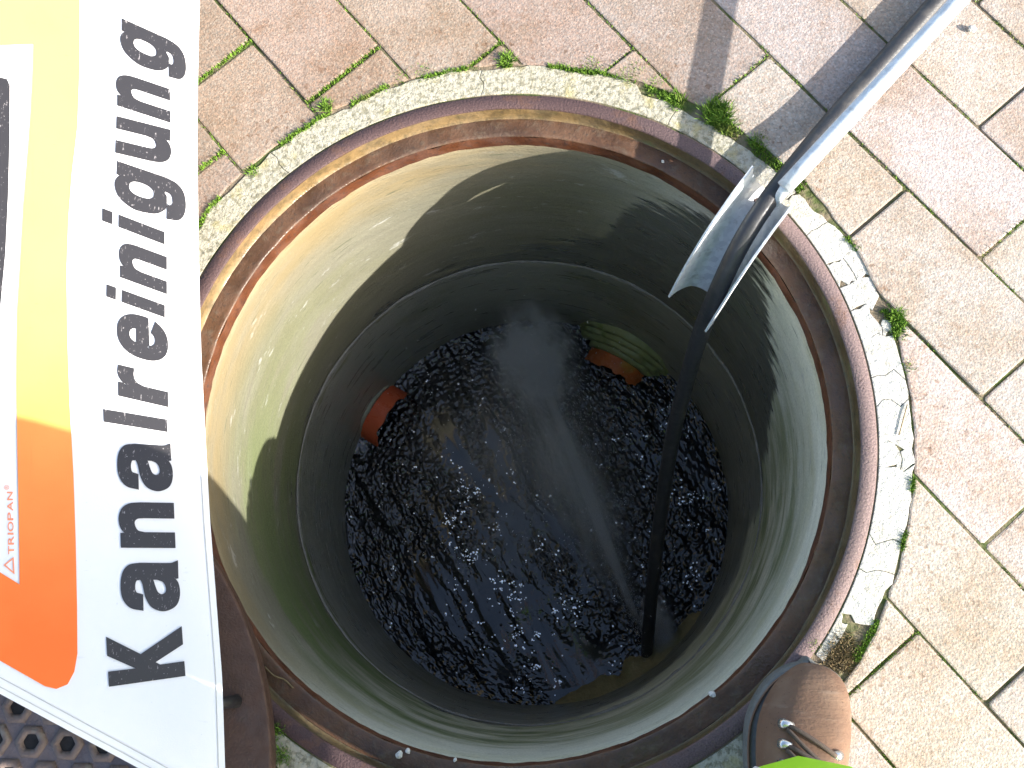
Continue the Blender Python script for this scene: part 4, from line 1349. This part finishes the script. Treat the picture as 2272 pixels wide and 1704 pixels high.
for (x, y, rad, n, h) in ((.312, -.206, .017, 700, .007), (.304, -.216, .015, 600, .007), (.318, -.222, .012, 350, .006), (.386, .085, .006, 160, .005), (.391, .03, .005, 160, .005)):
    tuft(x, y, rad, n, h, -.005)
tag(mesh_obj('dry_moss', V, F, M['drymoss']), 'withered brown moss filling the broken mortar above the boot', 'dry moss', kind='stuff')

# ------------------------------------------------------------------ pebbles and bits lying about
def pebble(x, y, z, r, label, seed, mat='stone', sq=(1, .8, .6)):
    bm = bmesh.new(); bmesh.ops.create_icosphere(bm, subdivisions=3, radius=r)
    for vv in bm.verts:
        vv.co *= 1 + .35 * noise.noise(vv.co / r * 1.1 + Vector((seed, 0, 0)))
        vv.co = Vector((vv.co.x * sq[0], vv.co.y * sq[1], vv.co.z * sq[2]))
    o = bm_obj('pebble', bm, M[mat], None, False)
    zm = min(vv.co.z for vv in o.data.vertices)
    o.location = (x, y, z - zm); o.rotation_euler = (0, 0, seed)
    tag(o, label, 'pebble', 'pebbles fallen on the cover seat')
pebble(-.0985, -.3095, -.0200, 0.0039, 'larger white pebble on the rusty seat at the bottom edge', 1)
pebble(-.0905, -.3060, -.0200, 0.0027, 'smaller white pebble just right of the larger one on the seat', 2)
pebble(.1935, -.2500, -.0200, 0.0033, 'pale crumb of mortar on the rusty seat near the boot', 3)
pebble(-.046, -.3130, -.0200, 0.0020, 'tiny pale pebble on the seat at the bottom, right of two others', 4)
pebble(.1580, .2860, -.0200, .0018, 'tiny white grit on the far cover seat left of the hose guide', 5)
pebble(.478, .420, .0, .0044, 'white pebble on a paver right of the handle, top right', 6)
def twig(pts, label, r=.0008):
    v, f = tube(spline(pts, 5), r, 6); tag(mesh_obj('twig', v, f, M['drymoss'], None, True), label, 'twig')
twig([(-.232, -.232, -.0188), (-.222, -.240, -.018), (-.212, -.2435, -.0188), (-.203, -.251, -.0185)], 'thin dark twig on the seat beside the removed cover')
twig([(.375, -.008, .0012), (.3815, .012, .0015), (.385, .022, .0012)], 'short dry straw beside the white mortar on the right', .0006)

# ------------------------------------------------------------------ spray from the nozzle
def m_spray(name, dens, scale):
    m = bpy.data.materials.new(name); m.use_nodes = True
    t = m.node_tree; t.nodes.clear()
    out = t.nodes.new('ShaderNodeOutputMaterial'); pv = t.nodes.new('ShaderNodeVolumePrincipled')
    pv.inputs['Color'].default_value = (.97, .98, 1.0, 1); pv.inputs['Anisotropy'].default_value = .1
    tc = t.nodes.new('ShaderNodeTexCoord'); ln_ = t.nodes.new('ShaderNodeVectorMath'); ln_.operation = 'LENGTH'
    t.links.new(tc.outputs['Object'], ln_.inputs[0])
    mr = t.nodes.new('ShaderNodeMapRange'); mr.interpolation_type = 'SMOOTHSTEP'
    mr.inputs[1].default_value = 1.0; mr.inputs[2].default_value = .0; mr.inputs[3].default_value = 0; mr.inputs[4].default_value = 1
    t.links.new(ln_.outputs['Value'], mr.inputs[0])
    nz = t.nodes.new('ShaderNodeTexNoise'); nz.inputs['Scale'].default_value = scale; nz.inputs['Detail'].default_value = 4; nz.inputs['Roughness'].default_value = .65
    geo = t.nodes.new('ShaderNodeNewGeometry'); t.links.new(tc.outputs['Object'], nz.inputs['Vector'])
    pw = t.nodes.new('ShaderNodeMath'); pw.operation = 'POWER'; pw.inputs[1].default_value = 2.4; t.links.new(mr.outputs[0], pw.inputs[0])
    nr_ = t.nodes.new('ShaderNodeMapRange'); nr_.inputs[1].default_value = .42; nr_.inputs[2].default_value = .66; nr_.inputs[3].default_value = .06; nr_.inputs[4].default_value = 1.6; t.links.new(nz.outputs['Fac'], nr_.inputs[0])
    mu = t.nodes.new('ShaderNodeMath'); mu.operation = 'MULTIPLY'; t.links.new(pw.outputs[0], mu.inputs[0]); t.links.new(nr_.outputs[0], mu.inputs[1])
    m2 = t.nodes.new('ShaderNodeMath'); m2.operation = 'MULTIPLY'; m2.inputs[1].default_value = dens; t.links.new(mu.outputs[0], m2.inputs[0])
    t.links.new(m2.outputs[0], pv.inputs['Density']); t.links.new(pv.outputs[0], out.inputs['Volume'])
    return m
def cloud(name, a, b, rad, rad2, dens, scale, label):
    """ellipsoid of fine spray between a and b"""
    a, b = Vector(a), Vector(b)
    bm = bmesh.new(); bmesh.ops.create_icosphere(bm, subdivisions=3, radius=1.0)
    o = bm_obj(name, bm, m_spray(name, dens, scale), None, True)
    o.location = (a + b) / 2; o.scale = (rad, rad2, (b - a).length / 2)
    o.rotation_mode = 'QUATERNION'; o.rotation_quaternion = (b - a).to_track_quat('Z', 'Y')
    tag(o, label, 'spray', kind='stuff')
NZ, IM = Vector((.186, -.235, -.728)), Vector((-.012, .270, -.655))
cloud('spray_jet', NZ + (NZ - IM) * .06, IM + (IM - NZ) * .06, .014, .014, 3000, 5, 'thin white water jet shooting across the shaft from the nozzle')
cloud('spray_mist', NZ + (NZ - IM) * .05 + Vector((-.01, 0, .02)), IM + (IM - NZ) * .12 + Vector((-.02, 0, .02)), .085, .058, 62, 2.4, 'broad grey veil of mist hanging along the jet')
cloud('spray_burst', IM + Vector((.045, -.16, -.06)), IM + Vector((-.022, .085, .075)), .105, .070, 230, 3.4, 'bright puff of spray where the jet strikes the far wall')
cloud('spray_foot', NZ + Vector((.035, -.03, -.02)), NZ + Vector((-.005, .12, .04)), .040, .040, 260, 2.2, 'puff of spray around the hose where it meets the water')
cloud('spray_haze', (0, .02, -.80), (0, .02, -.22), .30, .30, 2.0, 1.2, 'thin damp haze filling the lower half of the shaft')

# flying droplets
V, F = [], []
for _ in range(4200):
    t = random.random()
    q = NZ.lerp(IM, t) + Vector((random.gauss(0, .006 + .030 * t * t), random.gauss(0, .012), random.gauss(0, .006 + .022 * t)))
    if math.hypot(q.x, q.y) > .312: continue
    r = random.uniform(.00018, .00042); d = (IM - NZ).normalized() * r * random.uniform(1, 4); i = len(V)
    V += [q + d, q + Vector((r, 0, 0)), q + Vector((0, 0, r)), q - Vector((r, 0, 0)), q - d]
    F += [(i, i + 1, i + 2), (i, i + 2, i + 3), (i, i + 3, i + 1), (i + 4, i + 2, i + 1), (i + 4, i + 3, i + 2), (i + 4, i + 1, i + 3)]
for _ in range(1100):
    t = random.random()
    c = NZ.lerp(IM, t) if random.random() < .62 else Vector((random.uniform(-.26, .22), random.uniform(-.1, .27), 0))
    if c.z < -.5:
        c = c + Vector((random.gauss(0, .035 + .04 * t), random.gauss(0, .05), abs(random.gauss(0, .07))))
    else:
        c.z = -.70 + abs(random.gauss(0, .12))
    if math.hypot(c.x, c.y) > .30 or c.z > .02: continue
    d = Vector((random.gauss(0, .4), random.gauss(0, .5), random.gauss(.6, .6))).normalized()
    r = random.uniform(.00030, .00065); L = r * random.uniform(1.2, 5)
    s1 = d.orthogonal().normalized() * r; s2 = d.cross(s1).normalized() * r
    i = len(V)
    V += [c + d * L, c + s1, c + s2, c - s1, c - s2, c - d * L]
    F += [(i, i + 1, i + 2), (i, i + 2, i + 3), (i, i + 3, i + 4), (i, i + 4, i + 1), (i + 5, i + 2, i + 1), (i + 5, i + 3, i + 2), (i + 5, i + 4, i + 3), (i + 5, i + 1, i + 4)]
k = NT('droplet_white')
M['drop'] = k.done((.75, .77, .80), .15, ior=1.6)
tag(mesh_obj('spray_droplets', V, F, M['drop'], None, True), 'small flying water drops above the black water', 'droplets', kind='stuff')
